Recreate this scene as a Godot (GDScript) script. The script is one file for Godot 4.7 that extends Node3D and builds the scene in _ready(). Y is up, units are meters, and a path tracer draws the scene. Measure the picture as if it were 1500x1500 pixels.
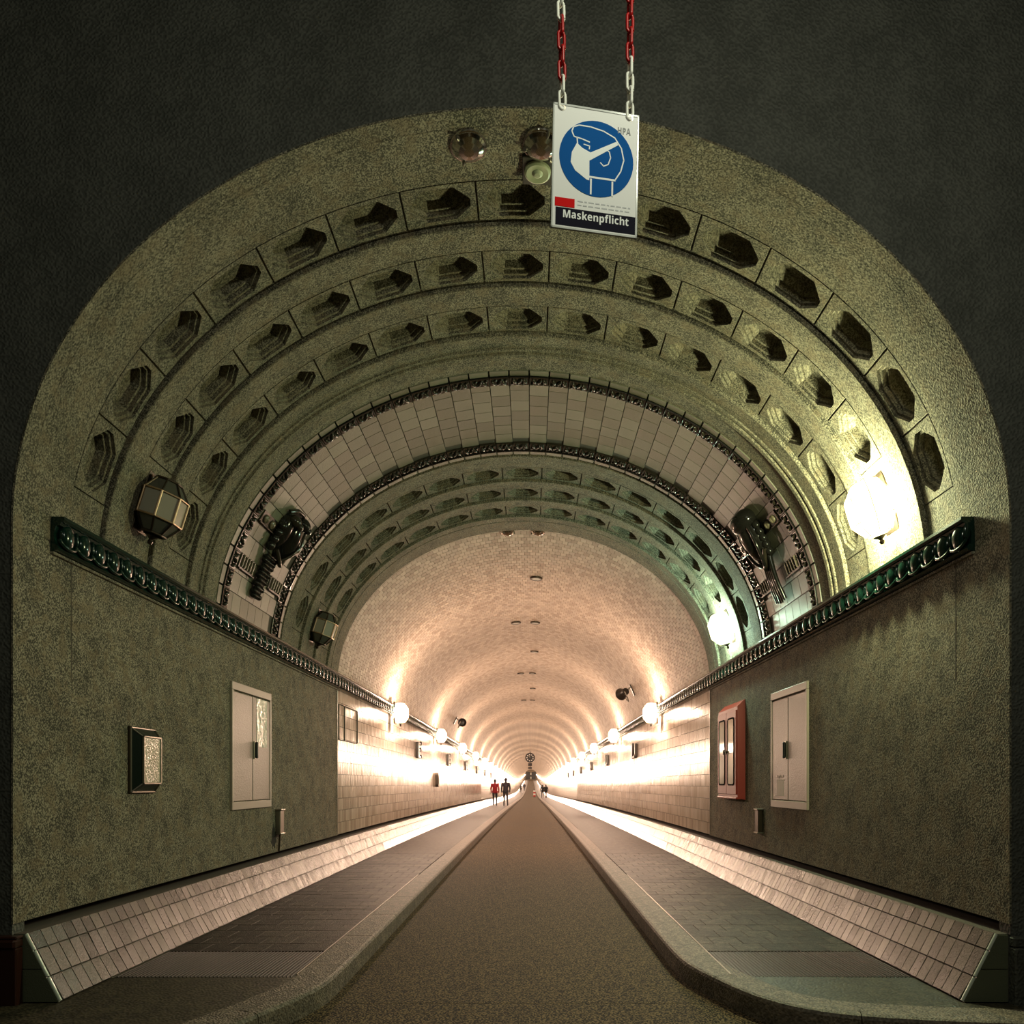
extends Node3D
# Old river tunnel: entrance chamber with coffered vault, tiled tube behind it. y up, metres.
# D is the distance in front of the camera plane (z = -D). x = 0 is the tunnel's centre line, y = 0 the pavement.

const HW := 2.855      # half width between the walls
const SPR := 2.753     # springing height of the vault
const EB := 2.373      # rise of the vault
const EYE := 1.263
const ROAD := -0.14
const CELL := 0.493    # coffer width along the arch
const CELLZ := 0.34    # coffer length along the tunnel
const FAR := 357.0

var M := {}
var used := {}
var tab := []          # arc length table of the vault: [s, phi]
var arc_half := 0.0
var rng := RandomNumberGenerator.new()

# ------------------------------------------------------------------ mesh builder
class MB:
	var v := PackedVector3Array()
	var n := PackedVector3Array()
	var c := PackedColorArray()
	var uv := PackedVector2Array()
	var col := Color(1, 1, 1)
	func tri(a: Vector3, b: Vector3, d: Vector3, hint: Vector3) -> void:
		var g := (b - a).cross(d - a)
		if g.length_squared() < 1e-16:
			return
		g = g.normalized()
		if g.dot(hint) < 0.0:
			g = -g
			v.append_array(PackedVector3Array([a, b, d]))
		else:
			v.append_array(PackedVector3Array([a, d, b]))
		n.append_array(PackedVector3Array([g, g, g]))
		c.append_array(PackedColorArray([col, col, col]))
		uv.append_array(PackedVector2Array([Vector2.ZERO, Vector2.ZERO, Vector2.ZERO]))
	func quad(a: Vector3, b: Vector3, d: Vector3, e: Vector3, hint: Vector3) -> void:
		tri(a, b, d, hint)
		tri(a, d, e, hint)
	func trin(a: Vector3, b: Vector3, d: Vector3, na: Vector3, nb: Vector3, nd: Vector3, ua := Vector2.ZERO, ub := Vector2.ZERO, ud := Vector2.ZERO) -> void:
		var g := (b - a).cross(d - a)
		if g.length_squared() < 1e-16:
			return
		if g.dot(na + nb + nd) < 0.0:
			v.append_array(PackedVector3Array([a, b, d]))
			n.append_array(PackedVector3Array([na, nb, nd]))
			uv.append_array(PackedVector2Array([ua, ub, ud]))
		else:
			v.append_array(PackedVector3Array([a, d, b]))
			n.append_array(PackedVector3Array([na, nd, nb]))
			uv.append_array(PackedVector2Array([ua, ud, ub]))
		c.append_array(PackedColorArray([col, col, col]))
	func quadn(a: Vector3, b: Vector3, d: Vector3, e: Vector3, na: Vector3, nb: Vector3, nd: Vector3, ne: Vector3, ua := Vector2.ZERO, ub := Vector2.ZERO, ud := Vector2.ZERO, ue := Vector2.ZERO) -> void:
		trin(a, b, d, na, nb, nd, ua, ub, ud)
		trin(a, d, e, na, nd, ne, ua, ud, ue)
	# box with chamfered edges
	func rbox(xf: Transform3D, size: Vector3, bev: float) -> void:
		var h := size * 0.5
		var k := Vector3(maxf(h.x - bev, 0.0), maxf(h.y - bev, 0.0), maxf(h.z - bev, 0.0))
		for ax in 3:
			var bx := (ax + 1) % 3
			var cx := (ax + 2) % 3
			for s in [-1.0, 1.0]:
				var p := []
				for q in [[-1.0, -1.0], [1.0, -1.0], [1.0, 1.0], [-1.0, 1.0]]:
					var w := Vector3.ZERO
					w[ax] = s * h[ax]
					w[bx] = q[0] * k[bx]
					w[cx] = q[1] * k[cx]
					p.append(xf * w)
				var hn := Vector3.ZERO
				hn[ax] = s
				quad(p[0], p[1], p[2], p[3], xf.basis * hn)
		if bev <= 0.0:
			return
		for ax in 3:
			var bx := (ax + 1) % 3
			var cx := (ax + 2) % 3
			for sb in [-1.0, 1.0]:
				for sc in [-1.0, 1.0]:
					var q := []
					for e in [[-1.0, 0], [1.0, 0], [1.0, 1], [-1.0, 1]]:
						var w := Vector3.ZERO
						w[ax] = e[0] * k[ax]
						w[bx] = sb * (h[bx] if e[1] == 0 else k[bx])
						w[cx] = sc * (k[cx] if e[1] == 0 else h[cx])
						q.append(xf * w)
					var hn := Vector3.ZERO
					hn[bx] = sb
					hn[cx] = sc
					quad(q[0], q[1], q[2], q[3], xf.basis * hn)
		for sx in [-1.0, 1.0]:
			for sy in [-1.0, 1.0]:
				for sz in [-1.0, 1.0]:
					tri(xf * Vector3(sx * h.x, sy * k.y, sz * k.z), xf * Vector3(sx * k.x, sy * h.y, sz * k.z), xf * Vector3(sx * k.x, sy * k.y, sz * h.z), xf.basis * Vector3(sx, sy, sz))
	func box(at: Vector3, size: Vector3, bev := 0.0) -> void:
		rbox(Transform3D(Basis(), at), size, bev)
	# a glazed tile lying on the plane u, v with outward normal nn
	func tile(ce: Vector3, u: Vector3, w: Vector3, nn: Vector3, hu: float, hv: float, hh: float, bev: float, tu := 0.0, tv := 0.0) -> void:
		var top := []
		var bot := []
		for q in [[-1.0, -1.0], [1.0, -1.0], [1.0, 1.0], [-1.0, 1.0]]:
			var t: float = hh + q[0] * hu * tu + q[1] * hv * tv
			top.append(ce + u * (q[0] * (hu - bev)) + w * (q[1] * (hv - bev)) + nn * t)
			bot.append(ce + u * (q[0] * hu) + w * (q[1] * hv))
		quad(top[0], top[1], top[2], top[3], nn)
		for i in 4:
			var j := (i + 1) % 4
			var o: Vector3 = (top[i] + top[j]) * 0.5 - ce
			quad(top[i], top[j], bot[j], bot[i], o + nn * 0.2)
	# turned shape about local y; profile of Vector2(radius, y)
	func lathe(pr: Array, seg: int, xf: Transform3D, smooth := true) -> void:
		for i in pr.size() - 1:
			var a: Vector2 = pr[i]
			var b: Vector2 = pr[i + 1]
			var dd := b - a
			var nn := Vector2(dd.y, -dd.x).normalized()
			if nn.length() < 0.5:
				continue
			for j in seg:
				var t0 := TAU * j / seg
				var t1 := TAU * (j + 1) / seg
				var d0 := Vector3(cos(t0), 0, sin(t0))
				var d1 := Vector3(cos(t1), 0, sin(t1))
				var p := [xf * (d0 * a.x + Vector3.UP * a.y), xf * (d1 * a.x + Vector3.UP * a.y), xf * (d1 * b.x + Vector3.UP * b.y), xf * (d0 * b.x + Vector3.UP * b.y)]
				var n0 := (xf.basis * (d0 * nn.x + Vector3.UP * nn.y)).normalized()
				var n1 := (xf.basis * (d1 * nn.x + Vector3.UP * nn.y)).normalized()
				if smooth:
					quadn(p[0], p[1], p[2], p[3], n0, n1, n1, n0)
				else:
					quad(p[0], p[1], p[2], p[3], n0 + n1)
	func ellipsoid(xf: Transform3D, r: Vector3, la := 8, lo := 12) -> void:
		for i in la:
			for j in lo:
				var q := []
				var m := []
				for e in [[0, 0], [0, 1], [1, 1], [1, 0]]:
					var th: float = PI * (i + e[0]) / la
					var ph: float = TAU * (j + e[1]) / lo
					var d := Vector3(sin(th) * cos(ph), cos(th), sin(th) * sin(ph))
					q.append(xf * (d * r))
					m.append((xf.basis * (d / r)).normalized())
				quadn(q[0], q[1], q[2], q[3], m[0], m[1], m[2], m[3])
	func tube(path: Array, rad: float, seg := 6, closed := false, caps := true, rads := []) -> void:
		var k := path.size()
		var rings := []
		var norms := []
		var up := Vector3(0.13, 0.97, 0.21).normalized()
		for i in k:
			var a: Vector3 = path[(i - 1 + k) % k] if (i > 0 or closed) else path[i]
			var b: Vector3 = path[(i + 1) % k] if (i < k - 1 or closed) else path[i]
			var t := (b - a).normalized()
			var x := up.cross(t)
			if x.length() < 0.05:
				x = Vector3(1, 0, 0).cross(t)
			x = x.normalized()
			var y := t.cross(x)
			var rr := []
			var nn := []
			var rd: float = rads[i] if rads.size() else rad
			for j in seg:
				var an := TAU * j / seg
				var d := x * cos(an) + y * sin(an)
				nn.append(d)
				rr.append(path[i] + d * rd)
			rings.append(rr)
			norms.append(nn)
		for i in (k if closed else k - 1):
			var i2 := (i + 1) % k
			for j in seg:
				var j2 := (j + 1) % seg
				quadn(rings[i][j], rings[i][j2], rings[i2][j2], rings[i2][j], norms[i][j], norms[i][j2], norms[i2][j2], norms[i2][j])
		if caps and not closed:
			for e in [0, k - 1]:
				var o: Vector3 = path[e] - path[1 if e == 0 else k - 2]
				for j in seg:
					tri(path[e], rings[e][j], rings[e][(j + 1) % seg], o)
	# flat outline in local xy, from local z = 0 to z = depth
	func extrude(pts: PackedVector2Array, depth: float, xf: Transform3D) -> void:
		var ix := Geometry2D.triangulate_polygon(pts)
		for i in range(0, ix.size(), 3):
			for z in [0.0, depth]:
				tri(xf * Vector3(pts[ix[i]].x, pts[ix[i]].y, z), xf * Vector3(pts[ix[i + 1]].x, pts[ix[i + 1]].y, z), xf * Vector3(pts[ix[i + 2]].x, pts[ix[i + 2]].y, z), xf.basis * Vector3(0, 0, -1.0 if z == 0.0 else 1.0) * signf(depth))
		var sgn := -1.0 if Geometry2D.is_polygon_clockwise(pts) else 1.0
		for i in pts.size():
			var a := pts[i]
			var b := pts[(i + 1) % pts.size()]
			var e := b - a
			quad(xf * Vector3(a.x, a.y, 0), xf * Vector3(b.x, b.y, 0), xf * Vector3(b.x, b.y, depth), xf * Vector3(a.x, a.y, depth), xf.basis * Vector3(e.y, -e.x, 0) * sgn)
	func warp(f: Callable, fn: Callable, flip := false) -> void:
		if flip:
			for i in range(0, v.size(), 3):
				var a := v[i + 1]
				v[i + 1] = v[i + 2]
				v[i + 2] = a
				a = n[i + 1]
				n[i + 1] = n[i + 2]
				n[i + 2] = a
		for i in v.size():
			n[i] = fn.call(v[i], n[i])
			v[i] = f.call(v[i])
	func mesh(m: Material) -> ArrayMesh:
		var arr := []
		arr.resize(Mesh.ARRAY_MAX)
		arr[Mesh.ARRAY_VERTEX] = v
		arr[Mesh.ARRAY_NORMAL] = n
		arr[Mesh.ARRAY_COLOR] = c
		arr[Mesh.ARRAY_TEX_UV] = uv
		var am := ArrayMesh.new()
		am.add_surface_from_arrays(Mesh.PRIMITIVE_TRIANGLES, arr)
		am.surface_set_material(0, m)
		return am

# ------------------------------------------------------------------ scene helpers
func numbered(called: String) -> String:
	if not used.has(called):
		used[called] = 0
		return called
	used[called] += 1
	return "%s_%03d" % [called, used[called]]

func inst(called: String, mesh: Mesh, parent: Node3D, xf := Transform3D()) -> MeshInstance3D:
	var o := MeshInstance3D.new()
	o.name = numbered(called) if parent == self else called
	o.mesh = mesh
	o.transform = xf
	parent.add_child(o, true)
	return o

func obj(called: String, mb: MB, m: Material, parent: Node3D = self) -> MeshInstance3D:
	return inst(called, mb.mesh(m), parent)

func tag(o: Node, label: String, category: String, group := "", kind := "") -> void:
	if label: o.set_meta("label", label)
	if category: o.set_meta("category", category)
	if group: o.set_meta("group", group)
	if kind: o.set_meta("kind", kind)

func thing(called: String, label: String, category: String, xf := Transform3D(), group := "", kind := "") -> Node3D:
	var o := Node3D.new()
	o.name = numbered(called)
	o.transform = xf
	add_child(o)
	tag(o, label, category, group, kind)
	return o

func struct(called: String, label: String, category: String) -> Node3D:
	return thing(called, label, category, Transform3D(), "", "structure")

func mat(col: Color, rough: float, extra := {}) -> StandardMaterial3D:
	var m := StandardMaterial3D.new()
	m.albedo_color = col
	m.roughness = rough
	for k in extra:
		m.set(k, extra[k])
	return m

func P(x: float, y: float, D: float) -> Vector3:
	return Vector3(x, y, -D)

# rise and fall of the tube along its length
func yo(D: float) -> float:
	var px := [11.2, 30.0, 60.0, 100.0, 130.0, 170.0, 250.0, 360.0]
	var py := [0.0, -0.1, -0.4, -0.85, -1.0, -0.8, 0.45, 2.35]
	if D <= px[0]:
		return 0.0
	for i in px.size() - 1:
		if D <= px[i + 1]:
			var t: float = (D - px[i]) / (px[i + 1] - px[i])
			var h: float = px[i + 1] - px[i]
			var m0 := 0.0
			var m1 := 0.0
			if i > 0:
				m0 = (py[i + 1] - py[i - 1]) / (px[i + 1] - px[i - 1]) * h
			if i + 2 < px.size():
				m1 = (py[i + 2] - py[i]) / (px[i + 2] - px[i]) * h
			else:
				m1 = py[i + 1] - py[i]
			var t2 := t * t
			var t3 := t2 * t
			return (2 * t3 - 3 * t2 + 1) * py[i] + (t3 - 2 * t2 + t) * m0 + (-2 * t3 + 3 * t2) * py[i + 1] + (t3 - t2) * m1
	return py[py.size() - 1]

func make_table() -> void:
	var s := 0.0
	var last := Vector2(0, EB)
	tab = [[0.0, 0.0]]
	for i in range(1, 1201):
		var ph := PI / 2 * i / 1200.0
		var p := Vector2(HW * sin(ph), EB * cos(ph))
		s += p.distance_to(last)
		last = p
		tab.append([s, ph])
	arc_half = s

# point on the vault: s = arc length from the crown (right positive); returns [point(x, y), inward normal]
func ell(s: float) -> Array:
	var t := absf(s)
	var ph := 0.0
	if t >= arc_half:
		return [Vector2(signf(s) * HW, SPR - (t - arc_half)), Vector2(-signf(s), 0)]
	var lo := 0
	var hi := tab.size() - 1
	while hi - lo > 1:
		var mid := (lo + hi) / 2
		if tab[mid][0] <= t:
			lo = mid
		else:
			hi = mid
	ph = lerpf(tab[lo][1], tab[hi][1], (t - tab[lo][0]) / maxf(tab[hi][0] - tab[lo][0], 1e-9))
	var x := HW * sin(ph) * signf(s)
	var y := EB * cos(ph)
	var nn := -Vector2(x / (HW * HW), y / (EB * EB)).normalized()
	return [Vector2(x, y + SPR), nn]

func EP(s: float, D: float, h: float) -> Vector3:
	var e := ell(s)
	var p: Vector2 = e[0] + e[1] * h
	return Vector3(p.x, p.y + yo(D), -D)

func EN(s: float) -> Vector3:
	var e := ell(s)
	return Vector3(e[1].x, e[1].y, 0)

# frame on the vault: x along -z (into the tunnel), y up along the arch, z into the room
func frame(s: float, D: float, h := 0.0) -> Transform3D:
	var nn := EN(s)
	var y := Vector3(0, 0, -1).cross(nn) # tangent
	if y.y < 0:
		y = -y
	var x := y.cross(nn)
	return Transform3D(Basis(x, y, nn), EP(s, D, h))

# sweep of a (D, h) profile along the vault from s0 to s1
func vault_sweep(mb: MB, prof: Array, s0: float, s1: float, steps: int) -> void:
	for i in steps:
		var sa := lerpf(s0, s1, float(i) / steps)
		var sb := lerpf(s0, s1, float(i + 1) / steps)
		var na := EN(sa)
		var nb := EN(sb)
		for j in prof.size() - 1:
			var a: Array = prof[j]
			var b: Array = prof[j + 1]
			var dd: float = b[0] - a[0]
			var dh: float = b[1] - a[1]
			var l := sqrt(dd * dd + dh * dh)
			if l < 1e-6:
				continue
			# profile tangent (-z * dd, n * dh); normal = n * dd + z * dh
			var n0 := (na * dd + Vector3(0, 0, 1) * dh) / l
			var n1 := (nb * dd + Vector3(0, 0, 1) * dh) / l
			mb.quadn(EP(sa, a[0], a[1]), EP(sb, a[0], a[1]), EP(sb, b[0], b[1]), EP(sa, b[0], b[1]), n0, n1, n1, n0, Vector2(sa, a[0]), Vector2(sb, a[0]), Vector2(sb, b[0]), Vector2(sa, b[0]))

# ------------------------------------------------------------------ textures
func noise_img(size: int, freq: float, oct: int, sd: int, kind := FastNoiseLite.TYPE_SIMPLEX_SMOOTH) -> PackedByteArray:
	var f := FastNoiseLite.new()
	f.noise_type = kind
	f.frequency = freq
	f.fractal_octaves = oct
	f.seed = sd
	if oct == 1:
		f.fractal_type = FastNoiseLite.FRACTAL_NONE
	var im := f.get_seamless_image(size, size)
	im.convert(Image.FORMAT_L8)
	return im.get_data()

# random grains, cell pixels wide
func sand_img(size: int, cell: int, sd: int) -> PackedByteArray:
	var k := size / cell
	var rr := RandomNumberGenerator.new()
	rr.seed = sd
	var b := PackedByteArray()
	b.resize(k * k)
	for i in k * k:
		b[i] = rr.randi() & 255
	var im := Image.create_from_data(k, k, false, Image.FORMAT_L8, b)
	im.resize(size, size, Image.INTERPOLATE_CUBIC)
	return im.get_data()

func tex_from(bytes: PackedByteArray, size: int, fmt: int) -> ImageTexture:
	var im := Image.create_from_data(size, size, false, fmt, bytes)
	return ImageTexture.create_from_image(im)

# grainy surface: mixes coarse clouds, streaks and grains between two colours; returns [albedo, normal]
func grainy(size: int, dark: Color, light: Color, coarse_f: float, grain_f: float, w_coarse: float, w_grain: float, sd: int, bump: float, warm := Color(0, 0, 0, 0), cell := 4) -> Array:
	var a := noise_img(size, coarse_f, 4, sd)
	var g := noise_img(size, grain_f, 2, sd + 1)
	var w := noise_img(size, coarse_f * 2.3, 3, sd + 2)
	var out := PackedByteArray()
	out.resize(size * size * 3)
	var hb := PackedByteArray()
	hb.resize(size * size)
	var wm := 1.0 - w_coarse - w_grain
	var sand := sand_img(size, cell, sd + 3)
	for i in size * size:
		var gg := g[i] / 255.0
		gg = clampf(0.5 + (gg - 0.5) * 0.55 + (sand[i] / 255.0 - 0.5) * 1.5, 0.0, 1.0)
		var t := w_coarse * (a[i] / 255.0) + w_grain * gg + wm * (w[i] / 255.0)
		t = clampf((t - 0.5) * 2.0 + 0.5, 0.0, 1.0)
		var cc := dark.lerp(light, t)
		if warm.a > 0.0:
			cc = cc.lerp(warm, smoothstep(0.5, 0.8, w[i] / 255.0) * warm.a)
		out[i * 3] = int(clampf(cc.r, 0, 1) * 255)
		out[i * 3 + 1] = int(clampf(cc.g, 0, 1) * 255)
		out[i * 3 + 2] = int(clampf(cc.b, 0, 1) * 255)
		hb[i] = int(clampf(gg * 0.75 + 0.25 * w[i] / 255.0, 0, 1) * 255)
	var him := Image.create_from_data(size, size, false, Image.FORMAT_L8, hb)
	him.convert(Image.FORMAT_RGBA8)
	him.bump_map_to_normal_map(bump)
	return [tex_from(out, size, Image.FORMAT_RGB8), ImageTexture.create_from_image(him)]

func grain_mat(tx: Array, rough: float, per_m: float, tint := Color(1, 1, 1), nscale := 1.0) -> StandardMaterial3D:
	var m := mat(tint, rough)
	m.albedo_texture = tx[0]
	m.normal_enabled = true
	m.normal_texture = tx[1]
	m.normal_scale = nscale
	m.uv1_triplanar = true
	m.uv1_world_triplanar = true
	m.uv1_scale = Vector3.ONE * per_m
	return m

# tiled surface too far away to build tile by tile: joints every 0.25 x 0.5 of the texture
func far_tile_tex() -> Array:
	var sz := 256
	var b := PackedByteArray()
	b.resize(sz * sz * 3)
	var r2 := RandomNumberGenerator.new()
	r2.seed = 5
	var tone := []
	for i in 64:
		tone.append(r2.randf_range(0.86, 1.0))
	for y in sz:
		var row := y / 64
		var fy := y % 64
		for x in sz:
			var xx := (x + (16 if row % 2 == 1 else 0)) % sz
			var k := 0.55 if (fy < 3 or xx % 32 < 2) else float(tone[(row * 8 + xx / 32) % 64])
			var i := (y * sz + x) * 3
			b[i] = int(255 * 0.68 * k)
			b[i + 1] = int(255 * 0.625 * k)
			b[i + 2] = int(255 * 0.565 * k)
	return [tex_from(b, sz, Image.FORMAT_RGB8)]

func make_materials() -> void:
	var tp := grainy(1024, Color(0.23, 0.217, 0.177), Color(0.585, 0.552, 0.475), 0.004, 0.12, 0.24, 0.52, 11, 1.0, Color(0.40, 0.335, 0.25, 0.45), 4)
	M.plaster = grain_mat(tp, 0.95, 0.62)
	var th := grainy(512, Color(0.27, 0.268, 0.25), Color(0.35, 0.347, 0.325), 0.006, 0.10, 0.40, 0.40, 31, 2.0)
	M.hall = grain_mat(th, 0.8, 0.8)
	var tr := grainy(1024, Color(0.07, 0.056, 0.038), Color(0.46, 0.385, 0.28), 0.003, 0.05, 0.06, 0.86, 51, 2.0, Color(0, 0, 0, 0), 7)
	M.road = grain_mat(tr, 0.82, 0.95)
	M.road.metallic_specular = 0.3
	var tk := grainy(512, Color(0.25, 0.22, 0.192), Color(0.53, 0.475, 0.42), 0.012, 0.06, 0.30, 0.42, 71, 2.0)
	M.kerb = grain_mat(tk, 0.6, 1.1)
	M.concrete = grain_mat(tk, 0.5, 0.8, Color(0.60, 0.60, 0.54), 0.35)
	M.paver = []
	var tb := grainy(512, Color(0.20, 0.175, 0.155), Color(0.40, 0.35, 0.315), 0.012, 0.06, 0.4, 0.3, 91, 2.0)
	for k in [0.74, 0.84, 0.94]:
		M.paver.append(grain_mat(tb, 0.56, 1.3, Color(k, k, k)))
	M.pave = grain_mat(tb, 0.58, 0.9, Color(0.85, 0.85, 0.85))
	M.pave.metallic_specular = 0.33
	for m in M.paver:
		m.metallic_specular = 0.33
	M.grout = mat(Color(0.30, 0.27, 0.235), 0.9)
	# glaze: a wavy normal map keeps mirror images broken up
	var gl := grainy(512, Color(0.93, 0.93, 0.93), Color(1, 1, 1), 0.02, 0.03, 0.5, 0.3, 131, 2.2)
	M.glaze_n = gl[1]
	M.tube_tile = []
	for k in [Color(0.68, 0.625, 0.565), Color(0.65, 0.595, 0.535), Color(0.71, 0.655, 0.595), Color(0.61, 0.55, 0.49)]:
		M.tube_tile.append(glaze(k, 0.13, 0.10, gl[0]))
	M.vault_tile = []
	for m in M.tube_tile:
		M.vault_tile.append(mat(m.albedo_color, 0.55, {"metallic_specular": 0.3}))
	M.vault_mix = mat(Color(1, 1, 1), 0.55, {"metallic_specular": 0.3, "vertex_color_use_as_albedo": true})
	M.tube_mix = glaze(Color(1, 1, 1), 0.13, 0.10, gl[0])
	M.tube_mix.vertex_color_use_as_albedo = true
	M.bench_tile = []
	for k in [Color(0.315, 0.297, 0.272), Color(0.275, 0.262, 0.24), Color(0.36, 0.337, 0.308), Color(0.235, 0.228, 0.208)]:
		M.bench_tile.append(glaze(k, 0.24, 0.4, gl[0]))
	M.bench_mix = glaze(Color(1, 1, 1), 0.24, 0.4, gl[0])
	M.bench_mix.vertex_color_use_as_albedo = true
	for m in M.tube_tile + [M.tube_mix] + M.bench_tile + [M.bench_mix]:
		m.metallic_specular = 0.36
	M.band_tile = []
	for k in [Color(0.40, 0.395, 0.325), Color(0.36, 0.355, 0.285), Color(0.435, 0.43, 0.36), Color(0.38, 0.365, 0.29)]:
		M.band_tile.append(glaze(k, 0.42, 0.3, gl[0]))
	M.dark_glaze = mat(Color(0.17, 0.15, 0.12), 0.2)
	M.relief = mat(Color(0.42, 0.38, 0.31), 0.25)
	M.green = mat(Color(0.055, 0.145, 0.118), 0.14)
	M.black_glaze = mat(Color(0.10, 0.095, 0.085), 0.12)
	var ft := far_tile_tex()
	M.far_tile = mat(Color(1, 1, 1), 0.2, {"metallic_specular": 0.36})
	M.far_tile.albedo_texture = ft[0]
	M.far_tile.normal_enabled = true
	M.far_tile.normal_texture = gl[1]
	M.far_tile.normal_scale = 0.5
	M.far_tile.uv1_scale = Vector3(1.0 / 0.72, 1.0 / 0.6, 1)
	M.far_vault = mat(Color(1, 1, 1), 0.55, {"metallic_specular": 0.3, "albedo_texture": ft[0], "uv1_scale": M.far_tile.uv1_scale})
	M.brass = mat(Color(0.80, 0.68, 0.57), 0.35, {"metallic": 1.0})
	M.bronze = mat(Color(0.30, 0.26, 0.22), 0.4, {"metallic": 0.9})
	M.dark_pane = mat(Color(0.30, 0.30, 0.27), 0.12)
	M.steel = mat(Color(0.80, 0.78, 0.75), 0.1, {"metallic": 1.0})
	M.zinc = mat(Color(0.58, 0.55, 0.51), 0.38, {"metallic": 1.0})
	M.door = mat(Color(0.52, 0.465, 0.42), 0.45)
	M.door.normal_enabled = true
	M.door.normal_texture = gl[1]
	M.door.normal_scale = 0.25
	M.door.uv1_triplanar = true
	M.black = mat(Color(0.05, 0.05, 0.05), 0.45)
	M.red = mat(Color(0.54, 0.15, 0.10), 0.5)
	M.pane = mat(Color(0.78, 0.79, 0.76), 0.06)  # pale tone stands in for the bright tube mirrored in the glass
	M.white = mat(Color(0.90, 0.90, 0.90), 0.5)
	M.plastic = mat(Color(0.70, 0.68, 0.64), 0.45)

func glaze(col: Color, rough: float, nscale: float, _t: Texture2D) -> StandardMaterial3D:
	var m := mat(col, rough)
	m.normal_enabled = true
	m.normal_texture = M.glaze_n
	m.normal_scale = nscale
	m.uv1_triplanar = true
	m.uv1_world_triplanar = true
	m.uv1_scale = Vector3.ONE * 1.6
	return m

func lit(col: Color, energy: float) -> StandardMaterial3D:
	var m := mat(Color(0.9, 0.9, 0.88), 0.3)
	m.emission_enabled = true
	m.emission = col
	m.emission_energy_multiplier = energy
	return m

func omni(parent: Node3D, at: Vector3, col: Color, energy: float, size: float) -> void:
	var l := OmniLight3D.new()
	l.name = "light"
	l.position = at
	l.light_color = col
	l.light_energy = energy
	l.light_size = size
	l.omni_range = 60.0
	l.omni_attenuation = 2.0
	l.shadow_enabled = true
	parent.add_child(l, true)

const NTH := ["first", "second", "third", "fourth", "fifth", "sixth", "seventh", "eighth", "ninth"]

# ------------------------------------------------------------------ READY
const LAMP_A := 7.6
const LAMP_B := 5.0
const LAMP_T := 9.5
const LAMP_H := 2.8
const COL_A := Color(0.97, 1.0, 0.77)
const COL_B := Color(0.82, 1.0, 0.86)
const COL_T := Color(1.0, 0.845, 0.725)
const COL_H := Color(0.98, 1.0, 0.89)

func _ready() -> void:
	rng.seed = 4711
	var cam := Camera3D.new()
	cam.name = "camera"
	var fpx := 1071.0
	cam.projection = Camera3D.PROJECTION_FRUSTUM
	cam.near = 0.1
	cam.far = 800.0
	cam.size = cam.near * 1500.0 / fpx
	cam.frustum_offset = Vector2(-28.0, 396.0) / fpx * cam.near
	cam.position = Vector3(0.114, EYE, 0)
	add_child(cam)
	cam.current = true
	var we := WorldEnvironment.new()
	we.name = "environment"
	var e := Environment.new()
	e.background_mode = Environment.BG_COLOR
	e.background_color = Color(0, 0, 0)
	e.tonemap_mode = Environment.TONE_MAPPER_LINEAR
	e.tonemap_exposure = 1.0
	e.sdfgi_enabled = true
	e.ssao_enabled = true
	e.ssil_enabled = true
	we.environment = e
	add_child(we)

	make_table()
	make_materials()
	build_hall()
	build_chamber_walls()
	build_vaults()
	build_tile_band()
	build_tube()
	build_benches()
	build_floor()
	build_cornices()
	build_lanterns()
	build_sculptures()
	build_wall_things()
	build_ceiling_things()
	build_tube_things()
	build_sign()
	build_people()

# ------------------------------------------------------------------ hall in front of the arch (camera side)
func arch_outline(off: float, y0: float) -> PackedVector2Array:
	var pts := PackedVector2Array()
	pts.append(Vector2(-HW - off, y0))
	for i in 97:
		var s := lerpf(-arc_half, arc_half, i / 96.0)
		var q := ell(s)
		pts.append(q[0] - q[1] * off)
	pts.append(Vector2(HW + off, y0))
	return pts

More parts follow.
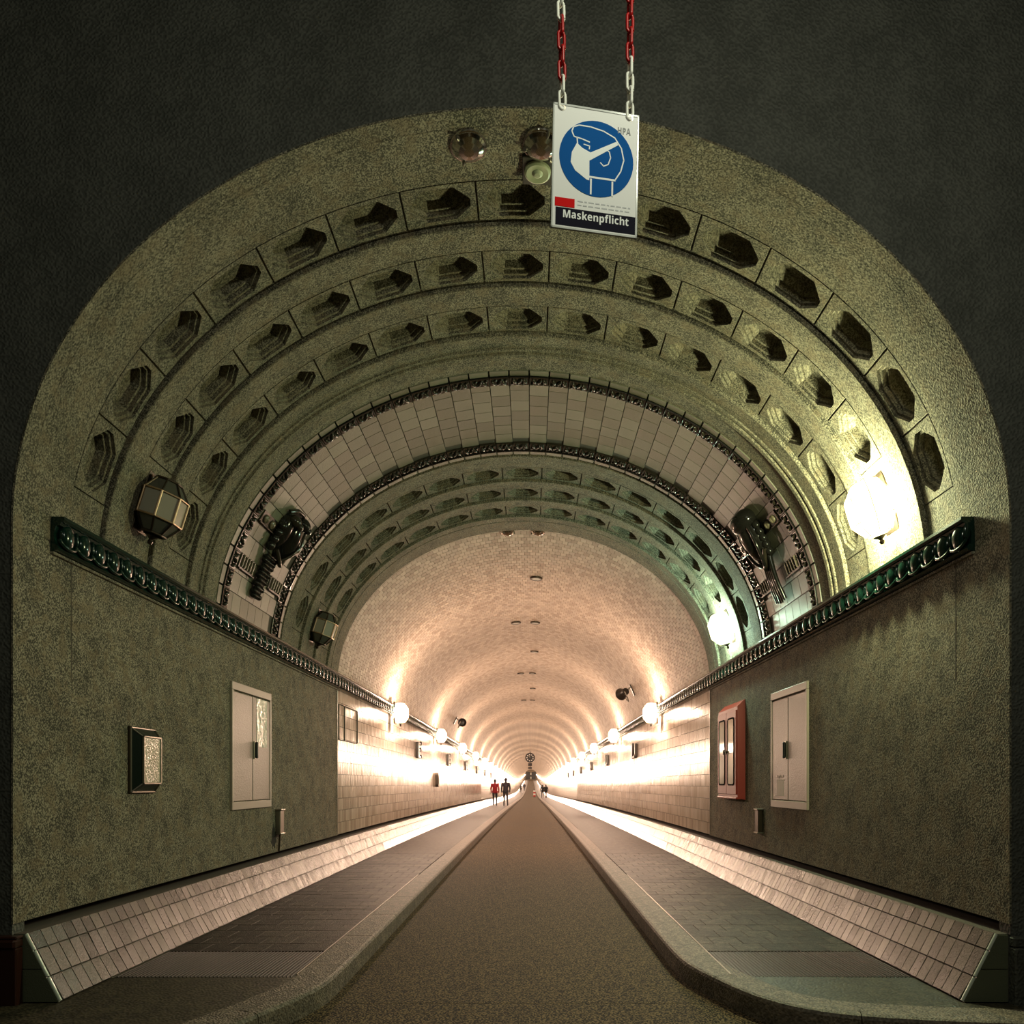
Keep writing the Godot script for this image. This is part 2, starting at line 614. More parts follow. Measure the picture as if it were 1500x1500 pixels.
func build_hall() -> void:
	var w := CSGBox3D.new()
	w.name = "wall_front"
	w.size = Vector3(13.0, 8.2, 0.10)
	w.position = P(0, 3.9, 4.25)
	w.material = M.hall
	tag(w, "dark grey rough plaster wall around the big tunnel arch", "wall", "", "structure")
	var hole := CSGPolygon3D.new()
	hole.name = "arch_opening"
	hole.operation = CSGShape3D.OPERATION_SUBTRACTION
	hole.polygon = arch_outline(0.012, -1.0)
	hole.depth = 1.0
	hole.position = Vector3(0, -3.9, 0.5)
	hole.material = M.hall
	w.add_child(hole)
	add_child(w)
	# thin plaster arris round the arch
	var mb := MB.new()
	var o := arch_outline(0.0, 0.45)
	var o2 := arch_outline(0.0118, 0.45)
	for i in o.size() - 1:
		var a := o[i]
		var b := o[i + 1]
		var a2 := o2[i]
		var b2 := o2[i + 1]
		var inw := Vector3(-(a + b).x * 0.3, 2.2 - (a + b).y * 0.5, 0)
		mb.quad(P(a2.x, a2.y, 4.19), P(b2.x, b2.y, 4.19), P(b.x, b.y, 4.19), P(a.x, a.y, 4.19), Vector3(0, 0, 1))
		mb.quad(P(a.x, a.y, 4.19), P(b.x, b.y, 4.19), P(b.x, b.y, 4.305), P(a.x, a.y, 4.305), inw)
		mb.quad(P(a2.x, a2.y, 4.19), P(b2.x, b2.y, 4.19), P(b2.x, b2.y, 4.305), P(a2.x, a2.y, 4.305), -inw)
	var tr := obj("trim_1", mb, M.plaster)
	tag(tr, "thin pale plaster edge following the big front arch", "trim", "", "structure")
	# the rest of the hall, behind and beside the camera
	for d in [["wall_left_hall", Vector3(-6.6, 3.9, 0.35), Vector3(0.2, 8.2, 9.1), "plain grey hall wall beside the camera, left of the arch"], ["wall_right_hall", Vector3(6.6, 3.9, 0.35), Vector3(0.2, 8.2, 9.1), "plain grey hall wall beside the camera, right of the arch"], ["wall_back", Vector3(0, 3.9, 5.0), Vector3(13.4, 8.2, 0.2), "plain grey hall wall behind the camera"], ["ceiling_hall", Vector3(0, 8.1, 0.35), Vector3(13.4, 0.2, 9.5), "plain grey ceiling of the hall before the arch"]]:
		var b := MB.new()
		b.box(d[1], d[2], 0.0)
		var so := obj(d[0], b, M.hall)
		tag(so, d[3], "ceiling" if d[0].begins_with("ceil") else "wall", "", "structure")
	# plinths on the hall side of the front wall
	for s in [-1.0, 1.0]:
		var st := struct("baseboard_left" if s < 0 else "baseboard_right", "dark brown moulded plinth on the hall wall beside the arch" if s < 0 else "dark grey plain plinth on the hall wall beside the arch", "plinth")
		var m: Material = mat(Color(0.20, 0.10, 0.075), 0.3) if s < 0 else grain_mat([M.hall.albedo_texture, M.hall.normal_texture], 0.75, 0.9, Color(0.85, 0.85, 0.83))
		var pw := 3.70 if s < 0 else 3.645
		var px := 6.5 - pw * 0.5
		var b := MB.new()
		b.box(P(s * px, 0.12, 4.165), Vector3(pw, 0.40, 0.06), 0.006)
		obj("plinth_board", b, m, st)
		if s < 0:
			var c := MB.new()
			c.box(P(s * px, 0.345, 4.16), Vector3(pw, 0.05, 0.08), 0.01)
			obj("plinth_moulding", c, m, st)
			var c2 := MB.new()
			c2.box(P(s * px, 0.378, 4.17), Vector3(pw, 0.018, 0.06), 0.006)
			obj("plinth_cap", c2, m, st)
		else:
			var c := MB.new()
			c.box(P(s * px, 0.352, 4.175), Vector3(pw, 0.065, 0.05), 0.012)
			obj("plinth_cap", c, m, st)
	# the hall's own lamps, above and behind the camera
	for q in [Vector3(1.0, 4.55, -1.25), Vector3(-1.6, 5.6, 2.2)]:
		var l := thing("hall_pendant_lamp", "white globe pendant lamp under the hall ceiling, " + ("close to the hanging notice" if q.z < 0.0 else "towards the back wall"), "lamp", Transform3D(Basis(), q), "hall pendant lamps")
		var g := MB.new()
		g.ellipsoid(Transform3D(), Vector3.ONE * 0.16, 12, 18)
		obj("globe", g, lit(COL_H, 2.0), l)
		var r := MB.new()
		r.tube([Vector3(0, 0.15, 0), Vector3(0, 8.0 - q.y, 0)], 0.012, 8)
		obj("rod", r, M.bronze, l)
		var cp := MB.new()
		cp.lathe([Vector2(0, 0.2), Vector2(0.05, 0.195), Vector2(0.07, 0.15), Vector2(0.0, 0.145)], 16, Transform3D())
		obj("cap", cp, M.bronze, l)
		omni(l, Vector3.ZERO, COL_H, LAMP_H if q.z < 0.0 else LAMP_H * 0.4, 0.15)

# ------------------------------------------------------------------ plaster walls of the entrance chamber
func build_chamber_walls() -> void:
	for s in [-1.0, 1.0]:
		var st := struct("wall_left" if s < 0 else "wall_right", "olive brown rough plaster wall below the green cornice, " + ("with the box lamp" if s < 0 else "with the red cabinet"), "wall")
		var b := MB.new()
		b.box(P(s * (HW + 0.15), (0.45 + SPR) * 0.5, (4.30 + 11.2) * 0.5), Vector3(0.30, SPR - 0.45, 6.9), 0.004)
		obj("plaster", b, M.plaster, st)
		# backing behind the shadow gap over the bench
		var g := MB.new()
		g.box(P(s * (HW + 0.27), 0.3, (4.30 + 11.2) * 0.5), Vector3(0.06, 0.32, 6.9), 0.0)
		obj("gap_backing", g, M.grout, st)
		# painted joint below the cornice's start
		var j := MB.new()
		j.box(P(s * (HW - 0.0005), 2.30, 4.72), Vector3(0.003, 0.74, 0.006), 0.0)
		obj("plaster_joint", j, M.grout, st)

# ------------------------------------------------------------------ coffered vaults
func oct_loop(a: float, b: float, c: float) -> Array:
	var r := []
	r.append(Vector2(a, -(b - c)))
	r.append(Vector2(a, b - c))
	r.append(Vector2(a - c * 0.5, b - c * 0.5))
	for i in 5:
		r.append(Vector2(lerpf(a - c, -(a - c), i / 4.0), b))
	r.append(Vector2(-a + c * 0.5, b - c * 0.5))
	r.append(Vector2(-a, b - c))
	r.append(Vector2(-a, -(b - c)))
	r.append(Vector2(-a + c * 0.5, -b + c * 0.5))
	for i in 5:
		r.append(Vector2(lerpf(-(a - c), a - c, i / 4.0), -b))
	r.append(Vector2(a - c * 0.5, -b + c * 0.5))
	return r

func rect_loop(A: float, B: float, a: float, b: float, c: float) -> Array:
	var r := []
	for p in oct_loop(a, b, c):
		var q: Vector2 = p
		var onx := absf(absf(q.x) - a) < 1e-5
		var ony := absf(absf(q.y) - b) < 1e-5
		if onx:
			q.x = signf(q.x) * A
		elif ony:
			q.y = signf(q.y) * B
		else:
			q = Vector2(signf(q.x) * A, signf(q.y) * B)
		r.append(q)
	return r

func coffer_mesh(k: int) -> ArrayMesh:
	var sc := k * CELL
	var A := CELL * 0.5
	var B := CELLZ * 0.5
	var a := 0.203
	var b := 0.132
	var c := 0.100
	var h0 := -0.03
	var loops := []
	loops.append([rect_loop(A, B, a, b, c), h0 - 0.018])
	loops.append([rect_loop(A - 0.004, B - 0.004, a, b, c), h0 - 0.018])
	loops.append([rect_loop(A - 0.008, B - 0.008, a, b, c), h0])
	loops.append([oct_loop(a, b, c), h0])
	var hh := h0
	for st in [[0.0, 0.022], [0.020, 0.0], [0.003, 0.030], [0.018, 0.0], [0.010, 0.055]]:
		a -= st[0]
		b -= st[0]
		c -= st[0] * 0.586
		hh -= st[1]
		loops.append([oct_loop(a, b, c), hh])
	var mb := MB.new()
	var centre := EP(sc, 0.0, 0.1) + Vector3(0, 0, -B)
	var f := func(q: Vector2, h: float) -> Vector3:
		return EP(sc + q.x, 0.0, h) + Vector3(0, 0, -B - q.y)
	for i in loops.size() - 1:
		var l0: Array = loops[i][0]
		var l1: Array = loops[i + 1][0]
		for j in l0.size():
			var j2 := (j + 1) % l0.size()
			var p0: Vector3 = f.call(l0[j], loops[i][1])
			var p1: Vector3 = f.call(l0[j2], loops[i][1])
			var p2: Vector3 = f.call(l1[j2], loops[i + 1][1])
			var p3: Vector3 = f.call(l1[j], loops[i + 1][1])
			var hint := (centre - p0).normalized() + EN(sc) * 0.3
			mb.quad(p0, p1, p2, p3, hint)
	var last: Array = loops[loops.size() - 1][0]
	var cp: Vector3 = f.call(Vector2.ZERO, hh)
	for j in last.size():
		mb.tri(cp, f.call(last[j], hh), f.call(last[(j + 1) % last.size()], hh), EN(sc))
	return mb.mesh(M.plaster)

func ring_groove(d: float) -> Array: # profile after a ring of coffers that ends at d
	return [[d, -0.03], [d + 0.002, -0.062], [d + 0.018, -0.062], [d + 0.02, -0.006], [d + 0.026, 0.0]]

func build_vaults() -> void:
	var meshes := {}
	for k in range(-7, 8):
		meshes[k] = coffer_mesh(k)
	for ch in 2:
		var rings: Array = [4.72, 5.345, 5.97] if ch == 0 else [9.03, 9.655, 10.28]
		var st := struct("ceiling_entrance" if ch == 0 else "ceiling_inner", "olive plaster barrel vault with three rings of octagonal coffers " + ("behind the front arch" if ch == 0 else "between tile band and tiled tube"), "ceiling")
		var start: Array = [[4.30, 0.0], [4.60, 0.0], [4.604, -0.012], [4.645, -0.012], [4.65, -0.03], [4.72, -0.03]] if ch == 0 else [[8.60, -0.05], [8.66, -0.05], [8.665, 0.0], [8.93, 0.0], [8.934, -0.012], [8.965, -0.012], [8.97, -0.03], [9.03, -0.03]]
		var bands := [start]
		for i in 3:
			var d: float = rings[i] + CELLZ
			var pr := ring_groove(d)
			if i < 2:
				pr.append_array([[rings[i + 1] - 0.075, 0.0], [rings[i + 1] - 0.071, -0.012], [rings[i + 1] - 0.042, -0.012], [rings[i + 1] - 0.038, -0.03], [rings[i + 1], -0.03]])
			elif ch == 0:
				pr.append_array([[6.50, 0.0], [6.502, 0.014], [6.525, 0.018], [6.535, 0.006], [6.56, 0.006], [6.565, 0.026], [6.60, 0.03], [6.61, 0.01], [6.83, 0.01], [6.83, -0.06]])
			else:
				pr.append_array([[10.80, 0.0], [10.802, -0.008], [10.82, -0.008], [10.822, 0.0], [11.2, 0.0], [11.2, -0.07]])
			bands.append(pr)
		for pr in bands:
			var mb := MB.new()
			vault_sweep(mb, pr, -arc_half, arc_half, 96)
			obj("plaster_band", mb, M.plaster, st)
		for i in 3:
			for k in range(-7, 8):
				if i == 1 and absi(k) == 7:
					continue
				inst("coffer", meshes[k], st, Transform3D(Basis(), P(0, 0, rings[i])))
			# plain feet of the ring down to the cornice
			for sg in [-1.0, 1.0]:
				var mb := MB.new()
				var s0: float = (6.5 if i == 1 else 7.5) * CELL
				vault_sweep(mb, [[rings[i], -0.03], [rings[i] + CELLZ, -0.03]], sg * s0, sg * arc_half, 8)
				obj("ring_foot", mb, M.plaster, st)
		# rear of the shell
		var sh := MB.new()
		vault_sweep(sh, [[4.3 if ch == 0 else 8.6, -0.3], [8.6 if ch == 0 else 11.2, -0.3]], -arc_half, arc_half, 48)
		obj("outer_shell", sh, M.grout, st)

# ------------------------------------------------------------------ tiled arch between the two coffered vaults
func part_tile_mesh(hu: float, hv: float, hh: float, bev: float, m: Material) -> ArrayMesh:
	var mb := MB.new()
	mb.tile(Vector3.ZERO, Vector3(1, 0, 0), Vector3(0, 1, 0), Vector3(0, 0, 1), hu, hv, hh, bev)
	return mb.mesh(m)

func tilt(xf: Transform3D, amount: float) -> Transform3D:
	return Transform3D(xf.basis * Basis.from_euler(Vector3(rng.randf_range(-amount, amount), rng.randf_range(-amount, amount), 0)), xf.origin)

func relief_module(m: Material, ht: float) -> ArrayMesh:
	# one block of the dark moulded strip: base, rope of leaves and a stop; x along the tunnel, y along the arch
	var mb := MB.new()
	mb.box(Vector3(0, 0, 0.004), Vector3(0.150, 0.184, 0.02), 0.004)
	mb.box(Vector3(0, 0.088, 0.018), Vector3(0.135, 0.010, 0.018), 0.003)
	for i in 3:
		var y := -0.055 + 0.05 * i
		mb.ellipsoid(Transform3D(Basis(Vector3(0, 0, 1), 0.5 if i % 2 == 0 else -0.5), Vector3(0.012, y, 0.018)), Vector3(0.042, 0.017, ht), 6, 8)
		mb.ellipsoid(Transform3D(Basis(Vector3(0, 0, 1), -0.5), Vector3(-0.036, y + 0.02, 0.016)), Vector3(0.024, 0.014, ht * 0.8), 6, 8)
	return mb.mesh(m)

func build_tile_band() -> void:
	var st := struct("ceiling_tile_band", "arch band of pale glazed tiles between dark moulded ceramic strips", "ceiling")
	var mb := MB.new()
	vault_sweep(mb, [[6.83, -0.012], [8.60, -0.012]], -arc_half, arc_half, 96)
	obj("mortar_bed", mb, M.grout, st)
	var n := 43
	var w := arc_half * 2.0 / n
	var field := []
	for m in M.band_tile:
		field.append(part_tile_mesh(0.0985, w * 0.5 - 0.0015, 0.014, 0.0025, m))
	var edge := []
	for m in M.band_tile:
		edge.append(part_tile_mesh(0.045, w * 0.5 - 0.002, 0.030, 0.008, m))
	var rel := relief_module(M.dark_glaze, 0.022)
	var dark_border := part_tile_mesh(0.012, w * 0.5 - 0.001, 0.040, 0.005, M.black_glaze)
	var rows := 6
	for i in n:
		var s := -arc_half + (i + 0.5) * w
		inst("edge_tile", edge[rng.randi() % 4], st, frame(s, 6.875, -0.012))
		inst("edge_tile", edge[rng.randi() % 4], st, frame(s, 8.53, -0.012))
		inst("border_tile", dark_border, st, frame(s, 6.933, -0.012))
		inst("border_tile", dark_border, st, frame(s, 8.475, -0.012))
		inst("relief_tile", rel, st, frame(s, 7.022, -0.004))
		inst("relief_tile", rel, st, frame(s, 8.385, -0.004))
		for r in rows:
			# columns lie along the tunnel, the cross joints of neighbours are staggered
			var off := 0.0 if i % 2 == 0 else 0.1
			var d := 7.10 + 0.1 + r * 0.2 + off
			var yy: float = ell(s)[0].y
			if d > 8.31 - 0.05:
				continue
			inst("glazed_tile", field[rng.randi() % 4], st, tilt(frame(s, minf(d, 8.21), -0.012), 0.006))
			if off > 0.0 and r == 0:
				pass
		if i % 2 == 1:
			# half tiles that close the staggered columns
			var half := part_tile_mesh(0.0485, w * 0.5 - 0.0015, 0.014, 0.0025, M.band_tile[i % 4])
			inst("half_tile", half, st, frame(s, 7.15, -0.012))
	# carved dark friezes low on both sides, beside the sculptures
	for sg in [-1.0, 1.0]:
		var fr := MB.new()
		var bars := MB.new()
		for side in [-1.0, 1.0]:
			var dc: float = 7.70 + side * 0.40
			for q in [[3.42, 0.155, 5], [2.93, 0.13, 2]]:
				var xf := frame(sg * q[0], dc, 0.008)
				fr.rbox(xf, Vector3(0.36, q[1], 0.02), 0.004)
				fr.rbox(xf.translated_local(Vector3(0, -q[1] * 0.5 + 0.006, 0.014)), Vector3(0.37, 0.016, 0.03), 0.004)
				for i in q[2]:
					var x: float = (i - (q[2] - 1) * 0.5) * (0.32 / q[2])
					if q[2] == 5:
						bars.rbox(xf.translated_local(Vector3(x, 0.008, 0.016)), Vector3(0.014, q[1] * 0.78, 0.022), 0.004)
						bars.rbox(xf.translated_local(Vector3(x + 0.014, 0.03 if i % 2 == 0 else -0.02, 0.014)), Vector3(0.03, 0.012, 0.02), 0.004)
					else:
						bars.ellipsoid(xf.translated_local(Vector3(x, 0.0, 0.016)), Vector3(0.05, 0.045, 0.02), 6, 10)
						bars.ellipsoid(xf.translated_local(Vector3(x, 0.0, 0.03)), Vector3(0.018, 0.03, 0.016), 6, 8)
		obj("frieze_panel", fr, M.dark_glaze, st)
		obj("frieze_ornament", bars, M.relief, st)
	var sh := MB.new()
	vault_sweep(sh, [[6.83, -0.012], [6.83, -0.3]], -arc_half, arc_half, 48)
	obj("outer_shell", sh, M.grout, st)

# ------------------------------------------------------------------ the tiled tube
const TILE_END := 44.0

func d_steps(a: float, b: float) -> Array:
	var r := [a]
	var d := a
	while d < b - 0.01:
		d = minf(b, d + (2.0 if d < 60.0 else 5.0))
		r.append(d)
	return r

func build_tube() -> void:
	var tones := [Color(0.42, 0.348, 0.28), Color(0.38, 0.313, 0.248), Color(0.46, 0.388, 0.313), Color(0.33, 0.265, 0.205), Color(0.40, 0.335, 0.275)]
	var H := -0.035   # the tiled skin stands this far behind the plaster
	# vault
	var st := struct("ceiling_tube", "long barrel vault of small cream glazed tiles in the tunnel tube", "ceiling")
	var bed := MB.new()
	vault_sweep_d(bed, d_steps(11.2, TILE_END), H - 0.008)
	obj("mortar_bed", bed, mat(Color(0.56, 0.51, 0.45), 0.9), st)
	var far := MB.new()
	vault_sweep_d(far, d_steps(TILE_END, FAR), H)
	obj("distant_tiling", far, M.far_vault, st)
	var shell := MB.new()
	vault_sweep_d(shell, [11.2, 40.0, 80.0, 130.0, 180.0, 250.0, FAR], H - 0.3)
	obj("outer_shell", shell, M.grout, st)
	var pz := 0.15
	var nc := 88
	var cw := arc_half * 2.0 / nc
	var vt := []
	for m in M.vault_tile:
		vt.append(part_tile_mesh(pz * 0.5 - 0.0018, cw * 0.5 - 0.0018, 0.006, 0.0015, m))
	var many := MB.new()
	var ring := 0
	var D := 11.2 + pz * 0.5
	while D < TILE_END:
		for i in nc:
			var s := -arc_half + (i + (0.5 if ring % 2 == 0 else 1.0)) * cw
			if s > arc_half - 0.01:
				continue
			if ring < 3:
				inst("glazed_tile", vt[rng.randi() % 4], st, tilt(frame(s, D, H - 0.008), 0.012))
			else:
				var f := frame(s, D, H - 0.008)
				many.col = tones[rng.randi() % 5]
				many.tile(f.origin, f.basis.x, f.basis.y, f.basis.z, pz * 0.5 - 0.0018, cw * 0.5 - 0.0018, 0.006, 0.0015, rng.randf_range(-0.006, 0.006), rng.randf_range(-0.02, 0.02))
		ring += 1
		D += pz
	var so := obj("distant_glazed_tiles", many, M.vault_mix, st)
	so.set_meta("kind", "stuff")
	# walls
	var rows := 12
	var rh := (2.70 - 0.45) / rows
	var tz := 0.12
	var wt := []
	for m in M.tube_tile:
		wt.append(part_tile_mesh(tz * 0.5 - 0.0018, rh * 0.5 - 0.0018, 0.010, 0.002, m))
	for sg in [-1.0, 1.0]:
		var ws := struct("wall_left_tube" if sg < 0 else "wall_right_tube", "cream glazed tile wall of the tunnel tube, " + ("beyond the box lamp's wall" if sg < 0 else "beyond the red cabinet"), "wall")
		var nn := Vector3(-sg, 0, 0)
		var b := MB.new()
		wall_strip(b, sg * (HW + 0.043), 0.45, SPR + 0.02, d_steps(11.2, TILE_END), nn)
		wall_under(b, sg, d_steps(11.2, FAR))
		obj("mortar_bed", b, M.grout, ws)
		var fw := MB.new()
		wall_strip(fw, sg * (HW + 0.035), 0.45, SPR + 0.02, d_steps(TILE_END, FAR), nn)
		obj("distant_tiling", fw, M.far_tile, ws)
		var outer := MB.new()
		wall_strip(outer, sg * (HW + 0.33), -0.3, SPR + 0.02, [11.2, 40.0, 80.0, 130.0, 180.0, 250.0, FAR], -nn)
		obj("outer_shell", outer, M.grout, ws)
		var mm := MB.new()
		var col := 0
		var d2 := 11.2 + tz * 0.5
		while d2 < TILE_END:
			for r in rows:
				var dd := d2 + (tz * 0.5 if r % 2 == 1 else 0.0)
				if dd > TILE_END:
					continue
				var at := P(sg * (HW + 0.043), 0.45 + (r + 0.5) * rh + yo(dd), dd)
				if col < 25:
					var bx := Basis(Vector3(0, 0, -1), Vector3(0, 1, 0), nn) if sg > 0 else Basis(Vector3(0, 0, 1), Vector3(0, 1, 0), nn)
					bx = Basis(Vector3(0, 1, 0).cross(nn), Vector3(0, 1, 0), nn)
					inst("glazed_tile", wt[rng.randi() % 4], ws, tilt(Transform3D(bx, at), 0.006))
				else:
					mm.col = tones[rng.randi() % 5]
					mm.tile(at, Vector3(0, 0, -1), Vector3(0, 1, 0), nn, tz * 0.5 - 0.0018, rh * 0.5 - 0.0018, 0.010, 0.002, rng.randf_range(-0.012, 0.012), rng.randf_range(-0.005, 0.005))
			col += 1
			d2 += tz
		var s2 := obj("distant_glazed_tiles", mm, M.tube_mix, ws)
		s2.set_meta("kind", "stuff")
		# end face of the plaster wall towards the tube
		var ef := MB.new()
		ef.box(P(sg * (HW + 0.01), 1.6, 11.205), Vector3(0.03, 2.3, 0.012), 0.002)
		obj("edge_strip", ef, M.zinc, ws)
	# the far end
	var es := struct("wall_far_end", "pale wall closing the far end of the tunnel around a dark gateway", "wall")
	var ew := MB.new()
	ew.box(P(0, 3.5 + yo(FAR) - 0.6, FAR + 0.15), Vector3(6.6, 7.0, 0.3), 0.0)
	obj("end_wall", ew, mat(Color(0.5, 0.45, 0.38), 0.8), es)
	var door := thing("door_1", "dark gateway at the far end of the tunnel with pale centre panels", "gate", Transform3D(Basis(), P(0, yo(FAR), FAR)), "", "structure")
	for q in [[-1.9, 1.6], [1.9, 1.6], [-0.9, 1.8], [0.9, 1.8]]:
		var lb := MB.new()
		lb.box(Vector3(q[0], 2.2, 0.05), Vector3(q[1] * 0.6, 3.6, 0.1), 0.01)
		obj("gate_leaf", lb, mat(Color(0.03, 0.05, 0.045), 0.5), door)
	for q in [3.1, 1.2]:
		var lb := MB.new()
		lb.box(Vector3(0, q, 0.07), Vector3(0.55, 0.9, 0.1), 0.01)
		obj("pale_panel", lb, mat(Color(0.8, 0.82, 0.78), 0.5), door)
	var lb2 := MB.new()
	lb2.box(Vector3(0, 2.15, 0.05), Vector3(0.6, 0.9, 0.1), 0.01)
	obj("centre_panel", lb2, mat(Color(0.03, 0.05, 0.045), 0.5), door)

func vault_sweep_d(mb: MB, ds: Array, h: float) -> void:
	for i in 72:
		var sa := lerpf(-arc_half, arc_half, i / 72.0)
		var sb := lerpf(-arc_half, arc_half, (i + 1) / 72.0)
		var na := EN(sa)
		var nb := EN(sb)
		for j in ds.size() - 1:
			mb.quadn(EP(sa, ds[j], h), EP(sb, ds[j], h), EP(sb, ds[j + 1], h), EP(sa, ds[j + 1], h), na, nb, nb, na, Vector2(sa, ds[j]), Vector2(sb, ds[j]), Vector2(sb, ds[j + 1]), Vector2(sa, ds[j + 1]))

func wall_strip(mb: MB, x: float, y0: float, y1: float, ds: Array, nn: Vector3) -> void:
	for j in ds.size() - 1:
		var a: float = ds[j]
		var b: float = ds[j + 1]
		mb.quadn(P(x, y0 + yo(a), a), P(x, y1 + yo(a), a), P(x, y1 + yo(b), b), P(x, y0 + yo(b), b), nn, nn, nn, nn, Vector2(a * 0.75, y0), Vector2(a * 0.75, y1), Vector2(b * 0.75, y1), Vector2(b * 0.75, y0))

func wall_under(mb: MB, sg: float, ds: Array) -> void:
	for j in ds.size() - 1:
		var a: float = ds[j]
		var b: float = ds[j + 1]
		# soffit of the wall over the gap, and the back of the gap
		mb.quad(P(sg * (HW + 0.043), 0.45 + yo(a), a), P(sg * (HW + 0.3), 0.45 + yo(a), a), P(sg * (HW + 0.3), 0.45 + yo(b), b), P(sg * (HW + 0.043), 0.45 + yo(b), b), Vector3(0, -1, 0))
		mb.quad(P(sg * (HW + 0.25), 0.2 + yo(a), a), P(sg * (HW + 0.25), 0.46 + yo(a), a), P(sg * (HW + 0.25), 0.46 + yo(b), b), P(sg * (HW + 0.25), 0.2 + yo(b), b), Vector3(-sg, 0, 0))

# ------------------------------------------------------------------ sloping tiled benches at the wall foot
func build_benches() -> void:
	var B0 := Vector2(2.60, 0.0)
	var B1 := Vector2(2.80, 0.39)
	var sl := (B1 - B0)
	var cut := [0.0, 0.36, 0.75, 1.0]   # joints up the slope
	var tw := 0.096
	var tones := []
	for m in M.bench_tile:
		tones.append((m.albedo_color as Color).srgb_to_linear())
	for sg in [-1.0, 1.0]:
		var st := struct("baseboard_left_bench" if sg < 0 else "baseboard_right_bench", "sloping skirting of three rows of glazed tiles, " + ("under the box lamp's wall" if sg < 0 else "under the red cabinet's wall"), "skirting")
		var dir := Vector3(sg * sl.x, sl.y, 0).normalized()
		var nn := Vector3(-sg * sl.y, sl.x, 0).normalized()
		# core
		var core := MB.new()
		var ds := d_steps(4.215, FAR)
		for j in ds.size() - 1:
			var a: float = ds[j]
			var b: float = ds[j + 1]
			core.quad(P(sg * B0.x, yo(a) - 0.02, a), P(sg * B1.x, B1.y + yo(a), a), P(sg * B1.x, B1.y + yo(b), b), P(sg * B0.x, yo(b) - 0.02, b), nn)
			core.quad(P(sg * B1.x, B1.y + yo(a), a), P(sg * (HW + 0.26), B1.y + yo(a), a), P(sg * (HW + 0.26), B1.y + yo(b), b), P(sg * B1.x, B1.y + yo(b), b), Vector3.UP)
		core.tri(P(sg * B0.x, 0, 4.215), P(sg * B1.x, B1.y, 4.215), P(sg * (HW + 0.1), 0, 4.215), Vector3(0, 0, 1))
		core.tri(P(sg * B1.x, B1.y, 4.215), P(sg * (HW + 0.1), 0, 4.215), P(sg * (HW + 0.1), B1.y, 4.215), Vector3(0, 0, 1))
		obj("core", core, M.grout, st)
		var pm := []
		for m in M.bench_tile:
			var three := []
			for r in 3:
				three.append(part_tile_mesh(tw * 0.5 - 0.001, sl.length() * (cut[r + 1] - cut[r]) * 0.5 - 0.002, 0.012, 0.002, m))
			pm.append(three)
		var many := MB.new()
		var far := MB.new()
		var cols := 0
		var d := 4.225 + tw * 0.5
		while d < TILE_END:
			for r in 3:
				var p2: Vector2 = B0 + sl * ((cut[r] + cut[r + 1]) * 0.5)
				var rowl: float = sl.length() * (cut[r + 1] - cut[r])
				var at := P(sg * p2.x, p2.y + yo(d), d)
				if cols < 98:
					var bx := Basis(dir.cross(nn), dir, nn)
					# rows are set by hand: the lowest lies a touch flatter
					bx = bx * Basis.from_euler(Vector3(-0.035 if r == 0 else 0.0, 0, 0))
					inst("glazed_tile", pm[rng.randi() % 4][r], st, tilt(Transform3D(bx, at), 0.016))
				else:
					many.col = tones[rng.randi() % 4]
					many.tile(at, Vector3(0, 0, -1), dir, nn, tw * 0.5 - 0.001, rowl * 0.5 - 0.002, 0.012, 0.002, rng.randf_range(-0.018, 0.018), rng.randf_range(-0.014, 0.014) + (0.035 if r == 0 else 0.0))
			cols += 1
			d += tw
		var so := obj("distant_glazed_tiles", many, M.bench_mix, st)
		so.set_meta("kind", "stuff")
		var fs := d_steps(TILE_END, FAR)
		for j in fs.size() - 1:
			var a: float = fs[j]
			var b: float = fs[j + 1]
			far.quadn(P(sg * B0.x, yo(a), a) + nn * 0.01, P(sg * B1.x, B1.y + yo(a), a) + nn * 0.01, P(sg * B1.x, B1.y + yo(b), b) + nn * 0.01, P(sg * B0.x, yo(b), b) + nn * 0.01, nn, nn, nn, nn, Vector2(a * 0.75, 0), Vector2(a * 0.75, 0.45), Vector2(b * 0.75, 0.45), Vector2(b * 0.75, 0))
		obj("distant_tiling", far, M.far_tile, st)
		# rounded white edge tiles and face tiles of the bench end
		for r in 3:
			var p2: Vector2 = B0 + sl * ((cut[r] + cut[r + 1]) * 0.5)
			var rowl: float = sl.length() * (cut[r + 1] - cut[r])
			var eb := MB.new()
			var dn := dir * (rowl * 0.5 - 0.003)
			var cc := P(sg * p2.x, p2.y, 4.214) + nn * 0.002
			eb.tube([cc - dn, cc, cc + dn], 0.011, 8)
			obj("edge_tile", eb, glaze(Color(0.74, 0.76, 0.72), 0.15, 0.1, null), st)
		for q in [[Vector2(2.60, 0.0), Vector2(2.855, 0.0), Vector2(2.855, 0.185), Vector2(2.695, 0.185)], [Vector2(2.698, 0.191), Vector2(2.855, 0.191), Vector2(2.855, 0.385), Vector2(2.797, 0.385)]]:
			var fb := MB.new()
			var pts := PackedVector2Array()
			for p in q:
				pts.append(Vector2(sg * p.x, p.y))
			fb.extrude(pts, 0.012, Transform3D(Basis(), P(0, 0, 4.213)))
			obj("end_tile", fb, glaze(Color(0.36, 0.37, 0.30), 0.35, 0.3, null), st)

